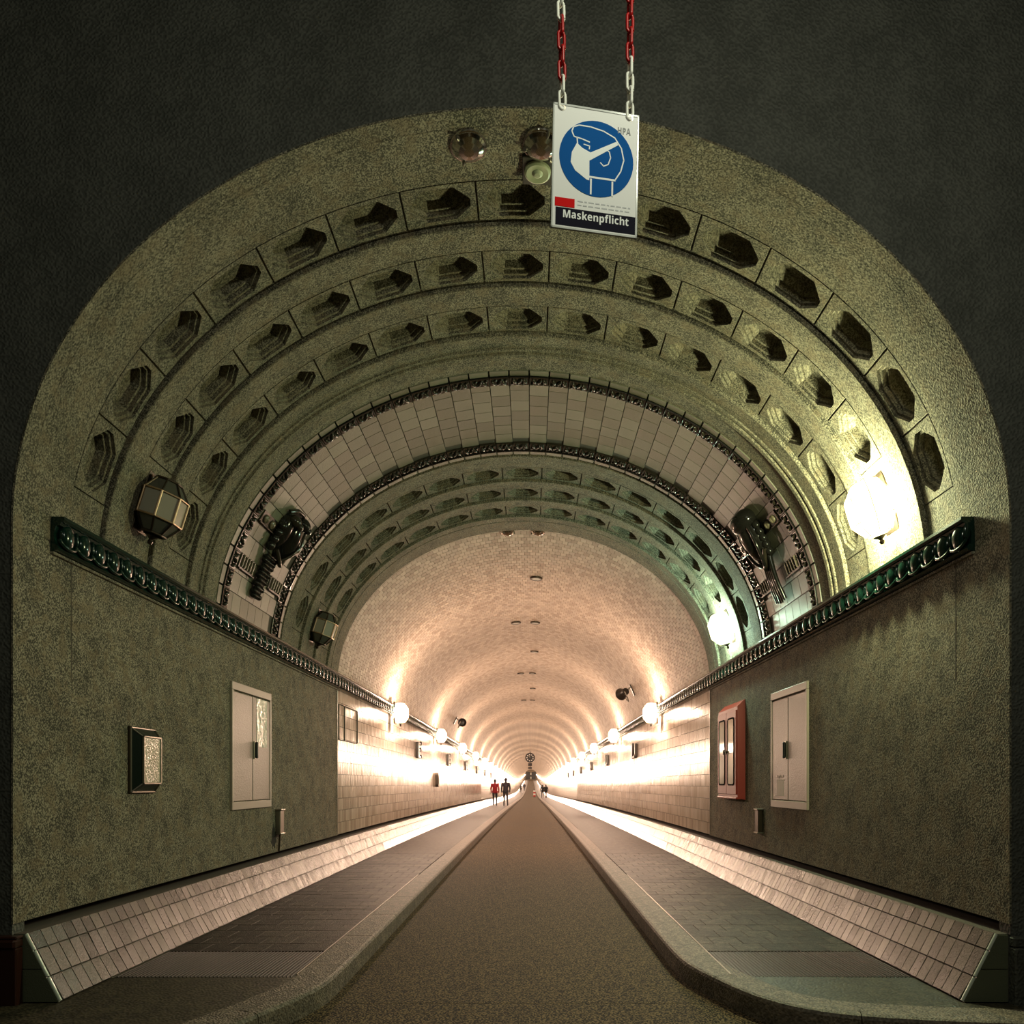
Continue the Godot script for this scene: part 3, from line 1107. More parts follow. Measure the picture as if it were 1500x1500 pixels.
# ------------------------------------------------------------------ floor: roadway, kerbs, pavements
func spline(pts: Array, step: float) -> Array:
	var r := []
	for i in pts.size() - 1:
		var p0: Vector2 = pts[maxi(i - 1, 0)]
		var p1: Vector2 = pts[i]
		var p2: Vector2 = pts[i + 1]
		var p3: Vector2 = pts[mini(i + 2, pts.size() - 1)]
		var k := maxi(1, int(p1.distance_to(p2) / step))
		for j in k:
			var t := float(j) / k
			# limited tangents keep long straight runs straight
			var m1 := (p2 - p0).normalized() * minf(p1.distance_to(p2), p1.distance_to(p0) if i > 0 else p1.distance_to(p2))
			var m2 := (p3 - p1).normalized() * minf(p1.distance_to(p2), p2.distance_to(p3) if i + 2 < pts.size() else p1.distance_to(p2))
			var t2 := t * t
			var t3 := t2 * t
			r.append(p1 * (2 * t3 - 3 * t2 + 1) + m1 * (t3 - 2 * t2 + t) + p2 * (-2 * t3 + 3 * t2) + m2 * (t3 - t2))
	r.append(pts[pts.size() - 1])
	return r

func kerb_sweep(mb: MB, path: Array, sg: float, cap: bool) -> void:
	var cs := [Vector2(0, -0.17), Vector2(0.004, -0.025), Vector2(0.012, -0.007), Vector2(0.03, 0.0), Vector2(0.248, 0.0), Vector2(0.25, -0.17)]
	var rows := []
	for i in path.size():
		var a: Vector2 = path[maxi(i - 1, 0)]
		var b: Vector2 = path[mini(i + 1, path.size() - 1)]
		var t := (b - a).normalized()
		var nn := Vector2(t.y, -t.x)
		var row := []
		for q in cs:
			var p: Vector2 = path[i] + nn * q.x
			row.append(P(sg * p.x, q.y + yo(p.y), p.y))
		rows.append(row)
	for i in rows.size() - 1:
		for j in cs.size() - 1:
			var mid: Vector3 = (rows[i][1] + rows[i][4]) * 0.5
			mid.y = -0.1 + yo(path[i].y)
			mb.quad(rows[i][j], rows[i][j + 1], rows[i + 1][j + 1], rows[i + 1][j], (rows[i][j] + rows[i + 1][j + 1]) * 0.5 - mid)
	if cap:
		for e in [0, rows.size() - 1]:
			var o: Vector3 = rows[e][0] - rows[1 if e == 0 else rows.size() - 2][0]
			for j in range(1, cs.size() - 1):
				mb.tri(rows[e][0], rows[e][j], rows[e][j + 1], o)

func build_floor() -> void:
	# roadway in slabs, base underneath
	var st := struct("floor", "roadway of brown exposed aggregate running down the middle of the tunnel", "floor")
	var cuts := [-5.0, 4.65, 11.1, 24.0, 40.0, 60.0, 100.0, 150.0, 210.0, 280.0, FAR]
	for i in cuts.size() - 1:
		var mb := MB.new()
		var a: float = cuts[i]
		var b: float = cuts[i + 1] - 0.006
		var ds := d_steps(a, b)
		var wdt := 6.6 if i == 0 else 1.5
		for j in ds.size() - 1:
			var y0 := ROAD + yo(ds[j])
			var y1 := ROAD + yo(ds[j + 1])
			mb.quad(P(-wdt, y0, ds[j]), P(wdt, y0, ds[j]), P(wdt, y1, ds[j + 1]), P(-wdt, y1, ds[j + 1]), Vector3.UP)
			if i > 0:
				mb.quad(P(-wdt, y0 - 0.1, ds[j]), P(wdt, y0 - 0.1, ds[j]), P(wdt, y1 - 0.1, ds[j + 1]), P(-wdt, y1 - 0.1, ds[j + 1]), Vector3.DOWN)
		mb.quad(P(-wdt, ROAD + yo(a), a), P(wdt, ROAD + yo(a), a), P(wdt, ROAD - 0.1 + yo(a), a), P(-wdt, ROAD - 0.1 + yo(a), a), Vector3(0, 0, 1))
		mb.quad(P(-wdt, ROAD + yo(b), b), P(wdt, ROAD + yo(b), b), P(wdt, ROAD - 0.1 + yo(b), b), P(-wdt, ROAD - 0.1 + yo(b), b), Vector3(0, 0, -1))
		obj("road_slab", mb, M.road, st)
	var base := MB.new()
	var bd := d_steps(-5.0, FAR)
	for j in bd.size() - 1:
		var wdt := 6.7 if bd[j] < 4.4 else HW + 0.3
		base.quad(P(-wdt, -0.26 + yo(bd[j]), bd[j]), P(wdt, -0.26 + yo(bd[j]), bd[j]), P(wdt, -0.26 + yo(bd[j + 1]), bd[j + 1]), P(-wdt, -0.26 + yo(bd[j + 1]), bd[j + 1]), Vector3.UP)
	obj("sub_base", base, M.grout, st)
	var pr := [Vector2(6.45, 3.68), Vector2(3.2, 3.79), Vector2(2.3, 3.88), Vector2(1.85, 3.98), Vector2(1.60, 4.13), Vector2(1.42, 4.38), Vector2(1.29, 4.75), Vector2(1.222, 5.0), Vector2(1.185, 5.25), Vector2(1.173, 5.6), Vector2(1.17, 6.3), Vector2(1.17, 30.0)]
	var pl := [Vector2(6.45, 2.75), Vector2(3.2, 2.95), Vector2(2.2, 3.15), Vector2(1.75, 3.42), Vector2(1.50, 3.72), Vector2(1.30, 4.20), Vector2(1.20, 4.52), Vector2(1.172, 4.8), Vector2(1.17, 5.4), Vector2(1.17, 30.0)]
	for sg in [-1.0, 1.0]:
		var pts: Array = pr if sg > 0 else pl
		var path := spline(pts, 0.07)
		var ks := struct("trim_2" if sg < 0 else "trim_3", "kerb of long pale granite stones beside the roadway, " + ("on the box lamp's side, bending off at its end" if sg < 0 else "curving round to the red cabinet's side"), "kerb")
		# cut the path into stones
		var cur := [path[0]]
		var run := 0.0
		var target := 1.1
		for i in range(1, path.size()):
			run += path[i].distance_to(path[i - 1])
			cur.append(path[i])
			if run > target or i == path.size() - 1:
				var mb := MB.new()
				# short gap before the next stone
				var l: Vector2 = cur[cur.size() - 1]
				var k2: Vector2 = cur[cur.size() - 2]
				var shrt := cur.duplicate()
				shrt[shrt.size() - 1] = l - (l - k2).normalized() * 0.006
				kerb_sweep(mb, shrt, sg, true)
				obj("kerb_stone", mb, M.kerb, ks)
				cur = [path[i]]
				run = 0.0
				target = rng.randf_range(0.9, 1.2)
		var fr := MB.new()
		var fp := []
		for d in d_steps(30.0, FAR):
			fp.append(Vector2(1.17, d))
		kerb_sweep(fr, fp, sg, false)
		obj("distant_kerb", fr, M.kerb, ks)
		# outer side of the kerb, for the pavement
		var ps := struct("floor_left" if sg < 0 else "floor_right", "narrow raised pavement of dark square pavers, " + ("on the box lamp's side" if sg < 0 else "on the red cabinet's side"), "pavement")
		var outer := []
		for i in path.size():
			if path[i].y > 4.73:
				break
			var a: Vector2 = path[maxi(i - 1, 0)]
			var b: Vector2 = path[mini(i + 1, path.size() - 1)]
			var t := (b - a).normalized()
			outer.append(path[i] + Vector2(t.y, -t.x) * 0.254)
		var poly := PackedVector2Array()
		for p in outer:
			poly.append(Vector2(sg * p.x, p.y))
		for p in [Vector2(2.605, 4.73), Vector2(2.605, 4.19), Vector2(6.45, 4.19)]:
			poly.append(Vector2(sg * p.x, p.y))
		var ap := MB.new()
		var bas := Transform3D(Basis(Vector3(1, 0, 0), Vector3(0, 0, -1), Vector3(0, 1, 0)), Vector3(0, -0.1, 0))
		ap.extrude(poly, 0.1 - 0.002, bas)
		obj("concrete_apron", ap, M.concrete, ps)
		# bed under pavers and ribbed plate
		var bed := MB.new()
		bed.box(P(sg * 2.015, -0.09, (4.735 + 13.0) * 0.5), Vector3(1.17, 0.08, 13.0 - 4.735), 0.0)
		obj("paver_bed", bed, M.grout, ps)
		var plate := MB.new()
		plate.box(P(sg * 2.015, -0.028, 5.105), Vector3(1.165, 0.045, 0.73), 0.004)
		obj("metal_plate", plate, mat(Color(0.20, 0.19, 0.17), 0.45, {"metallic": 0.3}), ps)
		var ribs := MB.new()
		for i in 46:
			ribs.box(P(sg * (1.45 + i * 0.025), -0.004, 5.105), Vector3(0.009, 0.012, 0.71), 0.003)
		var ro := obj("plate_ribs", ribs, mat(Color(0.20, 0.19, 0.17), 0.45, {"metallic": 0.3}), ps)
		ro.set_meta("kind", "stuff")
		# pavers
		var pw := 1.165 / 5.0
		var full := []
		var halfm := []
		for m in M.paver:
			var q := MB.new()
			q.box(Vector3(0, -0.025, 0), Vector3(pw - 0.005, 0.05, 0.246), 0.002)
			full.append(q.mesh(m))
			var q2 := MB.new()
			q2.box(Vector3(0, -0.025, 0), Vector3(pw * 0.5 - 0.005, 0.05, 0.246), 0.002)
			halfm.append(q2.mesh(m))
		var d := 5.48 + 0.125
		var row := 0
		while d < 13.0 - 0.1:
			var jig := func() -> Transform3D: return Transform3D(Basis.from_euler(Vector3(rng.randf_range(-0.003, 0.003), 0, rng.randf_range(-0.003, 0.003))), Vector3(0, rng.randf_range(-0.0015, 0.0005), 0))
			if row % 2 == 0:
				for i in 5:
					var xf: Transform3D = jig.call()
					xf.origin += P(sg * (1.4325 + (i + 0.5) * pw), yo(d), d)
					inst("paver", full[rng.randi() % 3], ps, xf)
			else:
				for i in 4:
					var xf: Transform3D = jig.call()
					xf.origin += P(sg * (1.4325 + (i + 1.0) * pw), yo(d), d)
					inst("paver", full[rng.randi() % 3], ps, xf)
				for i in [0.25, 4.75]:
					var xf: Transform3D = jig.call()
					xf.origin += P(sg * (1.4325 + i * pw), yo(d), d)
					inst("half_paver", halfm[rng.randi() % 3], ps, xf)
			row += 1
			d += 0.25
		var fl := MB.new()
		var cutd := [d - 0.12, 24.0, 40.0, 65.0, 100.0, 160.0, 250.0, FAR]
		for i in cutd.size() - 1:
			var fs := d_steps(cutd[i] + 0.004, cutd[i + 1])
			for j in fs.size() - 1:
				fl.quad(P(sg * 1.425, yo(fs[j]), fs[j]), P(sg * 2.61, yo(fs[j]), fs[j]), P(sg * 2.61, yo(fs[j + 1]), fs[j + 1]), P(sg * 1.425, yo(fs[j + 1]), fs[j + 1]), Vector3.UP)
			fl.quad(P(sg * 1.425, yo(fs[0]), fs[0]), P(sg * 2.61, yo(fs[0]), fs[0]), P(sg * 2.61, yo(fs[0]) - 0.2, fs[0]), P(sg * 1.425, yo(fs[0]) - 0.2, fs[0]), Vector3(0, 0, 1))
		obj("distant_paving", fl, M.pave, ps)
		# metal edging between kerb and pavers
		var ed := MB.new()
		ed.box(P(sg * 1.427, -0.02, 7.4), Vector3(0.008, 0.05, 5.2), 0.002)
		obj("metal_edging", ed, M.zinc, ps)
		var js := MB.new()
		for q in ([7.3, 11.3] if sg < 0 else [9.55]):
			js.box(P(sg * 2.015, 0.001, q), Vector3(1.165, 0.004, 0.018), 0.001)
		obj("joint_strip", js, M.black, ps)

# ------------------------------------------------------------------ green glazed cornices
func egg_mesh() -> ArrayMesh:
	# local: x along the wall, y up, z into the room
	var mb := MB.new()
	mb.ellipsoid(Transform3D(Basis(), Vector3(0, 0.006, 0.026)), Vector3(0.060, 0.080, 0.038), 9, 14)
	var arc := []
	for i in 13:
		var a := lerpf(PI * 1.0, TAU, i / 12.0)
		arc.append(Vector3(cos(a) * 0.082, sin(a) * 0.042 - 0.030, 0.034 + 0.012 * sin((a - PI))))
	mb.tube(arc, 0.011, 6)
	mb.ellipsoid(Transform3D(Basis(), Vector3(0.085, 0.02, 0.030)), Vector3(0.012, 0.055, 0.022), 7, 8)
	return mb.mesh(M.green)

func build_cornices() -> void:
	var prof := [Vector2(-0.06, 2.905), Vector2(0.085, 2.905), Vector2(0.088, 2.885), Vector2(0.078, 2.872), Vector2(0.066, 2.868), Vector2(0.058, 2.852), Vector2(0.034, 2.848), Vector2(0.022, 2.80), Vector2(0.024, 2.745), Vector2(0.030, 2.735), Vector2(0.046, 2.726), Vector2(0.050, 2.712), Vector2(0.040, 2.700), Vector2(0.012, 2.694), Vector2(-0.06, 2.690)]
	var egg := egg_mesh()
	for sg in [-1.0, 1.0]:
		var st := struct("trim_4" if sg < 0 else "trim_5", "dark green glazed egg-and-dart cornice along the wall " + ("above the box lamp" if sg < 0 else "above the red cabinet"), "cornice")
		for part in 2:
			var ds := d_steps(4.515, 45.0) if part == 0 else d_steps(45.0, FAR)
			var mb := MB.new()
			for j in ds.size() - 1:
				var a: float = ds[j]
				var b: float = ds[j + 1]
				for i in prof.size() - 1:
					var p: Vector2 = prof[i]
					var q: Vector2 = prof[i + 1]
					var e := q - p
					var nn := Vector3(-sg * -e.y, e.x * -1.0, 0) * -1.0
					nn = Vector3(sg * e.y, e.x, 0)
					mb.quad(P(sg * (HW - p.x), p.y + yo(a), a), P(sg * (HW - q.x), q.y + yo(a), a), P(sg * (HW - q.x), q.y + yo(b), b), P(sg * (HW - p.x), p.y + yo(b), b), P(sg * (HW - (p.x + q.x) * 0.5), (p.y + q.y) * 0.5, 0) - P(sg * (HW - 0.01), 2.80, 0))
			if part == 0:
				var cap := PackedVector2Array()
				for p in prof:
					cap.append(Vector2(sg * (HW - p.x), p.y))
				var ix := Geometry2D.triangulate_polygon(cap)
				for i in range(0, ix.size(), 3):
					mb.tri(P(cap[ix[i]].x, cap[ix[i]].y, 4.515), P(cap[ix[i + 1]].x, cap[ix[i + 1]].y, 4.515), P(cap[ix[i + 2]].x, cap[ix[i + 2]].y, 4.515), Vector3(0, 0, 1))
			obj("cornice_moulding" if part == 0 else "distant_moulding", mb, M.green, st)
		var d := 4.60
		var far := MultiMesh.new()
		var xfs := []
		while d < 48.0:
			var nn := Vector3(-sg, 0, 0)
			var xf := Transform3D(Basis(Vector3(0, 1, 0).cross(nn), Vector3(0, 1, 0), nn), P(sg * (HW - 0.02), 2.795 + yo(d), d))
			if d < 24.0:
				inst("egg_ornament", egg, st, xf)
			else:
				xfs.append(xf)
			d += 0.17
		far.transform_format = MultiMesh.TRANSFORM_3D
		far.mesh = egg
		far.instance_count = xfs.size()
		for i in xfs.size():
			far.set_instance_transform(i, xfs[i])
		var mi := MultiMeshInstance3D.new()
		mi.name = "distant_egg_ornaments"
		mi.multimesh = far
		mi.set_meta("kind", "stuff")
		st.add_child(mi)
		# pale bedding strip under the cornice
		var bs := MB.new()
		bs.box(P(sg * (HW - 0.006), 2.682, (4.515 + 11.2) * 0.5), Vector3(0.03, 0.018, 11.2 - 4.515), 0.002)
		obj("bedding_strip", bs, M.plaster, st)

# ------------------------------------------------------------------ octagonal lanterns
func oct_pts(r: float, y: float) -> Array:
	var a := []
	for i in 8:
		var t := TAU * (i + 0.5) / 8
		a.append(Vector3(cos(t) * r, y, sin(t) * r + 0.115))
	return a

const LR := 0.172

func lantern_glass(m: Material) -> ArrayMesh:
	var mb := MB.new()
	var lv := [oct_pts(0.09, -0.20), oct_pts(LR - 0.004, -0.095), oct_pts(LR - 0.004, 0.095), oct_pts(0.09, 0.20)]
	for k in 3:
		for i in 8:
			var j := (i + 1) % 8
			mb.quad(lv[k][i], lv[k][j], lv[k + 1][j], lv[k + 1][i], lv[k][i] + lv[k + 1][j] - Vector3(0, 0, 0.23))
	for k in [0, 3]:
		for i in 8:
			mb.tri(Vector3(0, lv[k][0].y, 0.115), lv[k][i], lv[k][(i + 1) % 8], Vector3(0, lv[k][0].y, 0))
	return mb.mesh(m)

func bar(mb: MB, a: Vector3, b: Vector3, w: float) -> void:
	var d := b - a
	var y := d.normalized()
	var mid := (a + b) * 0.5
	var o := Vector3(mid.x, 0, mid.z - 0.115)
	if o.length() < 0.01:
		o = Vector3(0, 0, 1)
	var x := y.cross(o).normalized()
	var z := x.cross(y)
	mb.rbox(Transform3D(Basis(x, y, z), mid), Vector3(w, d.length() + w * 0.6, w), w * 0.25)

func lantern_frame(k: float) -> Array:
	var side := MB.new()
	var caps := MB.new()
	var l0 := oct_pts(0.093, -0.203)
	var l1 := oct_pts(LR, -0.095)
	var l2 := oct_pts(LR, 0.095)
	var l3 := oct_pts(0.093, 0.203)
	for i in 8:
		var j := (i + 1) % 8
		if l1[i].z < 0.0 and l1[j].z < 0.0:
			continue
		bar(side, l1[i], l2[i], 0.013 * k)
		bar(side, l1[i], l1[j], 0.011 * k)
		bar(side, l2[i], l2[j], 0.011 * k)
		bar(caps, l0[i], l1[i], 0.011 * k)
		bar(caps, l2[i], l3[i], 0.011 * k)
		bar(caps, l0[i], l0[j], 0.014 * k)
		bar(caps, l3[i], l3[j], 0.014 * k)
	return [side, caps]

func lantern_fittings() -> Array:
	var back := MB.new()
	back.box(Vector3(0, 0, 0.0), Vector3(0.20, 0.46, 0.03), 0.006)
	var stem := MB.new()
	stem.lathe([Vector2(0, -0.29), Vector2(0.014, -0.285), Vector2(0.02, -0.265), Vector2(0.012, -0.25), Vector2(0.03, -0.235), Vector2(0.05, -0.222), Vector2(0.0, -0.215)], 12, Transform3D(Basis(), Vector3(0, 0, 0.115)))
	return [back, stem]

func lantern(called: String, label: String, group: String, xf: Transform3D, on: bool, glass: Mesh, colour: Color, energy: float) -> Node3D:
	var t := thing(called, label, "lamp", xf, group)
	inst("frame", M.lf_side_thin if on else M.lf_side, t)
	inst("cap_frame", M.lf_caps_thin if on else M.lf_caps, t)
	inst("back_plate", M.lf_back, t)
	inst("finial", M.lf_stem, t)
	if on:
		inst("glass", glass, t)
		omni(t, Vector3(0, 0, 0.115), colour, energy, 0.1)
	else:
		# separate panes, the wall side left out
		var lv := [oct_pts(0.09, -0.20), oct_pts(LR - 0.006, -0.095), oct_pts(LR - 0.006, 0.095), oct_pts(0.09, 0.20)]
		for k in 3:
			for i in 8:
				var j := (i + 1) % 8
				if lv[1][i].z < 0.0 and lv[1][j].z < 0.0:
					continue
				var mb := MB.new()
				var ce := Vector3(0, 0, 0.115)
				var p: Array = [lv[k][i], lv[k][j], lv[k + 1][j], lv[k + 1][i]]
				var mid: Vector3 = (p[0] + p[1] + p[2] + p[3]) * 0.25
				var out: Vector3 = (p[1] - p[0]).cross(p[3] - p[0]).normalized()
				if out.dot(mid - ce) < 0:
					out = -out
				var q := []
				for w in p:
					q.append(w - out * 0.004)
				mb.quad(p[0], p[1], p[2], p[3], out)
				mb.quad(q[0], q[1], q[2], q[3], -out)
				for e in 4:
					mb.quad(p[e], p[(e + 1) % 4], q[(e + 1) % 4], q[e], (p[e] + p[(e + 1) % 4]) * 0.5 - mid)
				obj("pane", mb, M.dark_pane if k != 1 else M.side_pane_sheen, t)
	return t

func build_lanterns() -> void:
	var fr := lantern_frame(1.2)
	M.lf_side = fr[0].mesh(M.brass)
	M.lf_caps = fr[1].mesh(M.bronze)
	var fr2 := lantern_frame(0.45)
	M.lf_side_thin = fr2[0].mesh(M.brass)
	M.lf_caps_thin = fr2[1].mesh(M.brass)
	var ft := lantern_fittings()
	M.lf_back = ft[0].mesh(M.bronze)
	M.lf_stem = ft[1].mesh(M.bronze)
	M.side_pane_sheen = mat(Color(0.60, 0.575, 0.53), 0.15)  # pinkish reflections on the unlit side panes, painted in as a lighter colour
	var ga := lantern_glass(lit(COL_A, 4.0))
	var gb := lantern_glass(lit(COL_B, 4.0))
	var gt := lantern_glass(lit(Color(1.0, 0.90, 0.80), 4.0))
	for q in [[5.515, ga, COL_A, LAMP_A, "in the entrance vault"], [9.825, gb, COL_B, LAMP_B, "in the inner vault, next to the tiled tube"]]:
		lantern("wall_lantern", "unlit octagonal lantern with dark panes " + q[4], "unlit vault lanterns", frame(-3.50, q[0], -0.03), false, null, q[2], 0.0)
		lantern("wall_lantern", "glowing octagonal lantern with greenish light " + q[4], "lit vault lanterns", frame(3.50, q[0], -0.03), true, q[1], q[2], q[3])
	var D := 15.5
	var k := 0
	while D < 352.0:
		for sg in [-1.0, 1.0]:
			var nn := Vector3(-sg, 0, 0)
			var xf := Transform3D(Basis(Vector3(0, 1, 0).cross(nn), Vector3(0, 1, 0), nn), P(sg * (HW - 0.085), 2.74 + yo(D), D))
			var label := "lit lantern deep in the tube beyond the eighth, " + ("box lamp's side" if sg < 0 else "red cabinet's side")
			if k < 8:
				label = NTH[k] + " lit lantern from the coffered chamber along the tube's cornice, " + ("box lamp's side" if sg < 0 else "red cabinet's side")
			if k < 4:
				lantern("wall_lantern", label, "lit lanterns in the tube", xf, true, gt, COL_T, LAMP_T)
			else:
				var t := thing("wall_lantern", label, "lamp", xf, "lit lanterns in the tube")
				inst("glass", gt, t)
				inst("back_plate", M.lf_back, t)
				omni(t, Vector3(0, 0, 0.115), COL_T, LAMP_T, 0.1)
		k += 1
		D += 7.0

# ------------------------------------------------------------------ dark ceramic sculptures on the tile band
func build_sculptures() -> void:
	for sg in [-1.0, 1.0]:
		var s0: float = sg * 3.10
		var fx := frame(s0, 7.70)
		var t := thing("ceramic_relief", "black glazed ceramic bird with " + ("ruffled beaded tail and two knobs" if sg < 0 else "smooth oval back and pleated tail") + " on the tile band", "sculpture", fx)
		# y > 0 runs up the arch, i.e. towards the crown; bend the shapes along the vault
		var f := func(p: Vector3) -> Vector3:
			return fx.affine_inverse() * EP(s0 - sg * p.y, 7.70 + p.x * 1.0, p.z)
		var fnn := func(p: Vector3, n: Vector3) -> Vector3:
			var fr := frame(s0 - sg * p.y, 7.70)
			var w := Vector3(0, 0, -1) * n.x + fr.basis.y * n.y + fr.basis.z * n.z
			return (fx.basis.inverse() * w).normalized()
		var add := func(called: String, mb: MB, m: Material) -> void:
			mb.warp(f, fnn, sg > 0)
			obj(called, mb, m, t)
		if sg > 0:
			var b := MB.new()
			b.ellipsoid(Transform3D(Basis(Vector3(0, 0, 1), 0.12), Vector3(0.0, 0.17, 0.05)), Vector3(0.165, 0.29, 0.15), 14, 20)
			add.call("body", b, M.black_glaze)
			var hd := MB.new()
			hd.ellipsoid(Transform3D(Basis(), Vector3(-0.03, 0.37, 0.07)), Vector3(0.19, 0.13, 0.14), 12, 18)
			for i in 7:
				var a := 0.6 + i * 0.36
				hd.ellipsoid(Transform3D(Basis(), Vector3(0.03 + cos(a) * 0.17, 0.33 + sin(a) * 0.13, 0.06)), Vector3(0.045, 0.04, 0.05), 7, 10)
			add.call("hood", hd, M.black_glaze)
			var rim := MB.new()
			var l := []
			var r := []
			for i in 13:
				var a := lerpf(PI * 0.75, PI * 1.5, i / 12.0)
				l.append(Vector3(cos(a) * 0.185 + 0.02, 0.17 + sin(a) * 0.34, 0.10 + 0.05 * sin(PI * i / 12.0)))
				r.append(Vector3(-cos(a) * 0.185 - 0.02, 0.17 + sin(a) * 0.34, 0.10 + 0.05 * sin(PI * i / 12.0)))
			rim.tube(l, 0.018, 8)
			add.call("wing_rim", rim, M.black_glaze)
			var rim2 := MB.new()
			rim2.tube(r, 0.018, 8)
			add.call("wing_rim", rim2, M.black_glaze)
			var col := MB.new()
			col.tube([Vector3(-0.14, 0.0, 0.09), Vector3(-0.06, -0.12, 0.11), Vector3(0.0, -0.20, 0.11), Vector3(0.05, -0.10, 0.11), Vector3(0.11, 0.02, 0.09)], 0.024, 8)
			col.ellipsoid(Transform3D(Basis(), Vector3(0.07, 0.09, 0.16)), Vector3(0.04, 0.05, 0.04), 7, 10)
			add.call("collar", col, M.dark_glaze)
			for i in 5:
				var tl := MB.new()
				var x := (i - 2) * 0.042
				var pth := []
				var rd := []
				for k in 9:
					var u := k / 8.0
					pth.append(Vector3(x * (1.0 + 0.25 * u) + 0.02 * u, lerpf(-0.08, -0.60 + absf(i - 2) * 0.012, u), 0.05 + 0.03 * sin(PI * u)))
					rd.append(0.026 - 0.004 * u)
				tl.tube(pth, 0.024, 8, false, true, rd)
				add.call("tail_feather", tl, M.black_glaze)
			for q in [-1.0, 1.0]:
				var fl := MB.new()
				for i in 5:
					fl.ellipsoid(Transform3D(Basis(Vector3(0, 0, 1), q * 0.4), Vector3(q * (0.175 - i * 0.012), 0.26 - i * 0.075, 0.05)), Vector3(0.045, 0.055, 0.045), 7, 10)
				add.call("side_frill", fl, M.black_glaze)
		else:
			var b := MB.new()
			b.ellipsoid(Transform3D(Basis(Vector3(0, 0, 1), 0.2), Vector3(0.06, 0.16, 0.05)), Vector3(0.13, 0.25, 0.14), 14, 18)
			b.ellipsoid(Transform3D(Basis(Vector3(0, 0, 1), 0.1), Vector3(-0.11, 0.20, 0.03)), Vector3(0.10, 0.20, 0.10), 12, 16)
			add.call("body", b, M.black_glaze)
			for q in [[0.09, 0.40, 0.085], [-0.11, 0.36, 0.075]]:
				var k := MB.new()
				k.ellipsoid(Transform3D(Basis(), Vector3(q[0], q[1], 0.09)), Vector3(q[2], q[2] * 0.85, q[2]), 10, 14)
				k.ellipsoid(Transform3D(Basis(), Vector3(q[0] + 0.02, q[1] - 0.02, 0.16)), Vector3(0.04, 0.04, 0.04), 8, 10)
				add.call("knob", k, M.black_glaze if q[0] > 0 else M.dark_glaze)
			var rim := MB.new()
			rim.tube([Vector3(-0.20, 0.40, 0.03), Vector3(-0.10, 0.47, 0.05), Vector3(0.05, 0.48, 0.05), Vector3(0.20, 0.46, 0.03)], 0.022, 8)
			add.call("crest_rim", rim, M.dark_glaze)
			rim = MB.new()
			rim.tube([Vector3(0.13, 0.34, 0.14), Vector3(0.10, 0.20, 0.20), Vector3(0.06, 0.05, 0.19), Vector3(0.01, -0.08, 0.13)], 0.016, 8)
			add.call("wing_rim", rim, M.dark_glaze)
			var col := MB.new()
			col.tube([Vector3(-0.12, 0.0, 0.09), Vector3(-0.04, -0.09, 0.13), Vector3(0.03, -0.13, 0.13), Vector3(0.11, -0.02, 0.11)], 0.026, 8)
			add.call("collar", col, M.dark_glaze)
			var tl := MB.new()
			var rr := RandomNumberGenerator.new()
			rr.seed = 77
			for r in 11:
				for c in 5:
					var wdt := 0.05 - 0.0022 * r
					tl.ellipsoid(Transform3D(Basis(), Vector3((c - 2) * wdt + (0.02 if r % 2 == 0 else 0.0) - 0.05 - r * 0.004, -0.12 - r * 0.043, 0.045 + rr.randf_range(-0.008, 0.012))), Vector3(0.031, 0.03, 0.035), 6, 8)
			add.call("beaded_tail", tl, M.black_glaze)
			for q in [-1.0, 1.0]:
				var fl := MB.new()
				for i in 4:
					fl.ellipsoid(Transform3D(Basis(Vector3(0, 0, 1), q * 0.5), Vector3(q * 0.18, 0.24 - i * 0.08, 0.05)), Vector3(0.05, 0.06, 0.045), 7, 10)
				add.call("side_frill", fl, M.black_glaze)

# ------------------------------------------------------------------ cabinets, box lamp and sockets on the chamber walls
func wall_frame(sg: float, y: float, D: float, off := 0.0) -> Transform3D:
	# x along the wall, y up, z into the room
	var nn := Vector3(-sg, 0, 0)
	return Transform3D(Basis(Vector3(0, 1, 0).cross(nn), Vector3(0, 1, 0), nn), P(sg * (HW - off), y + yo(D), D))

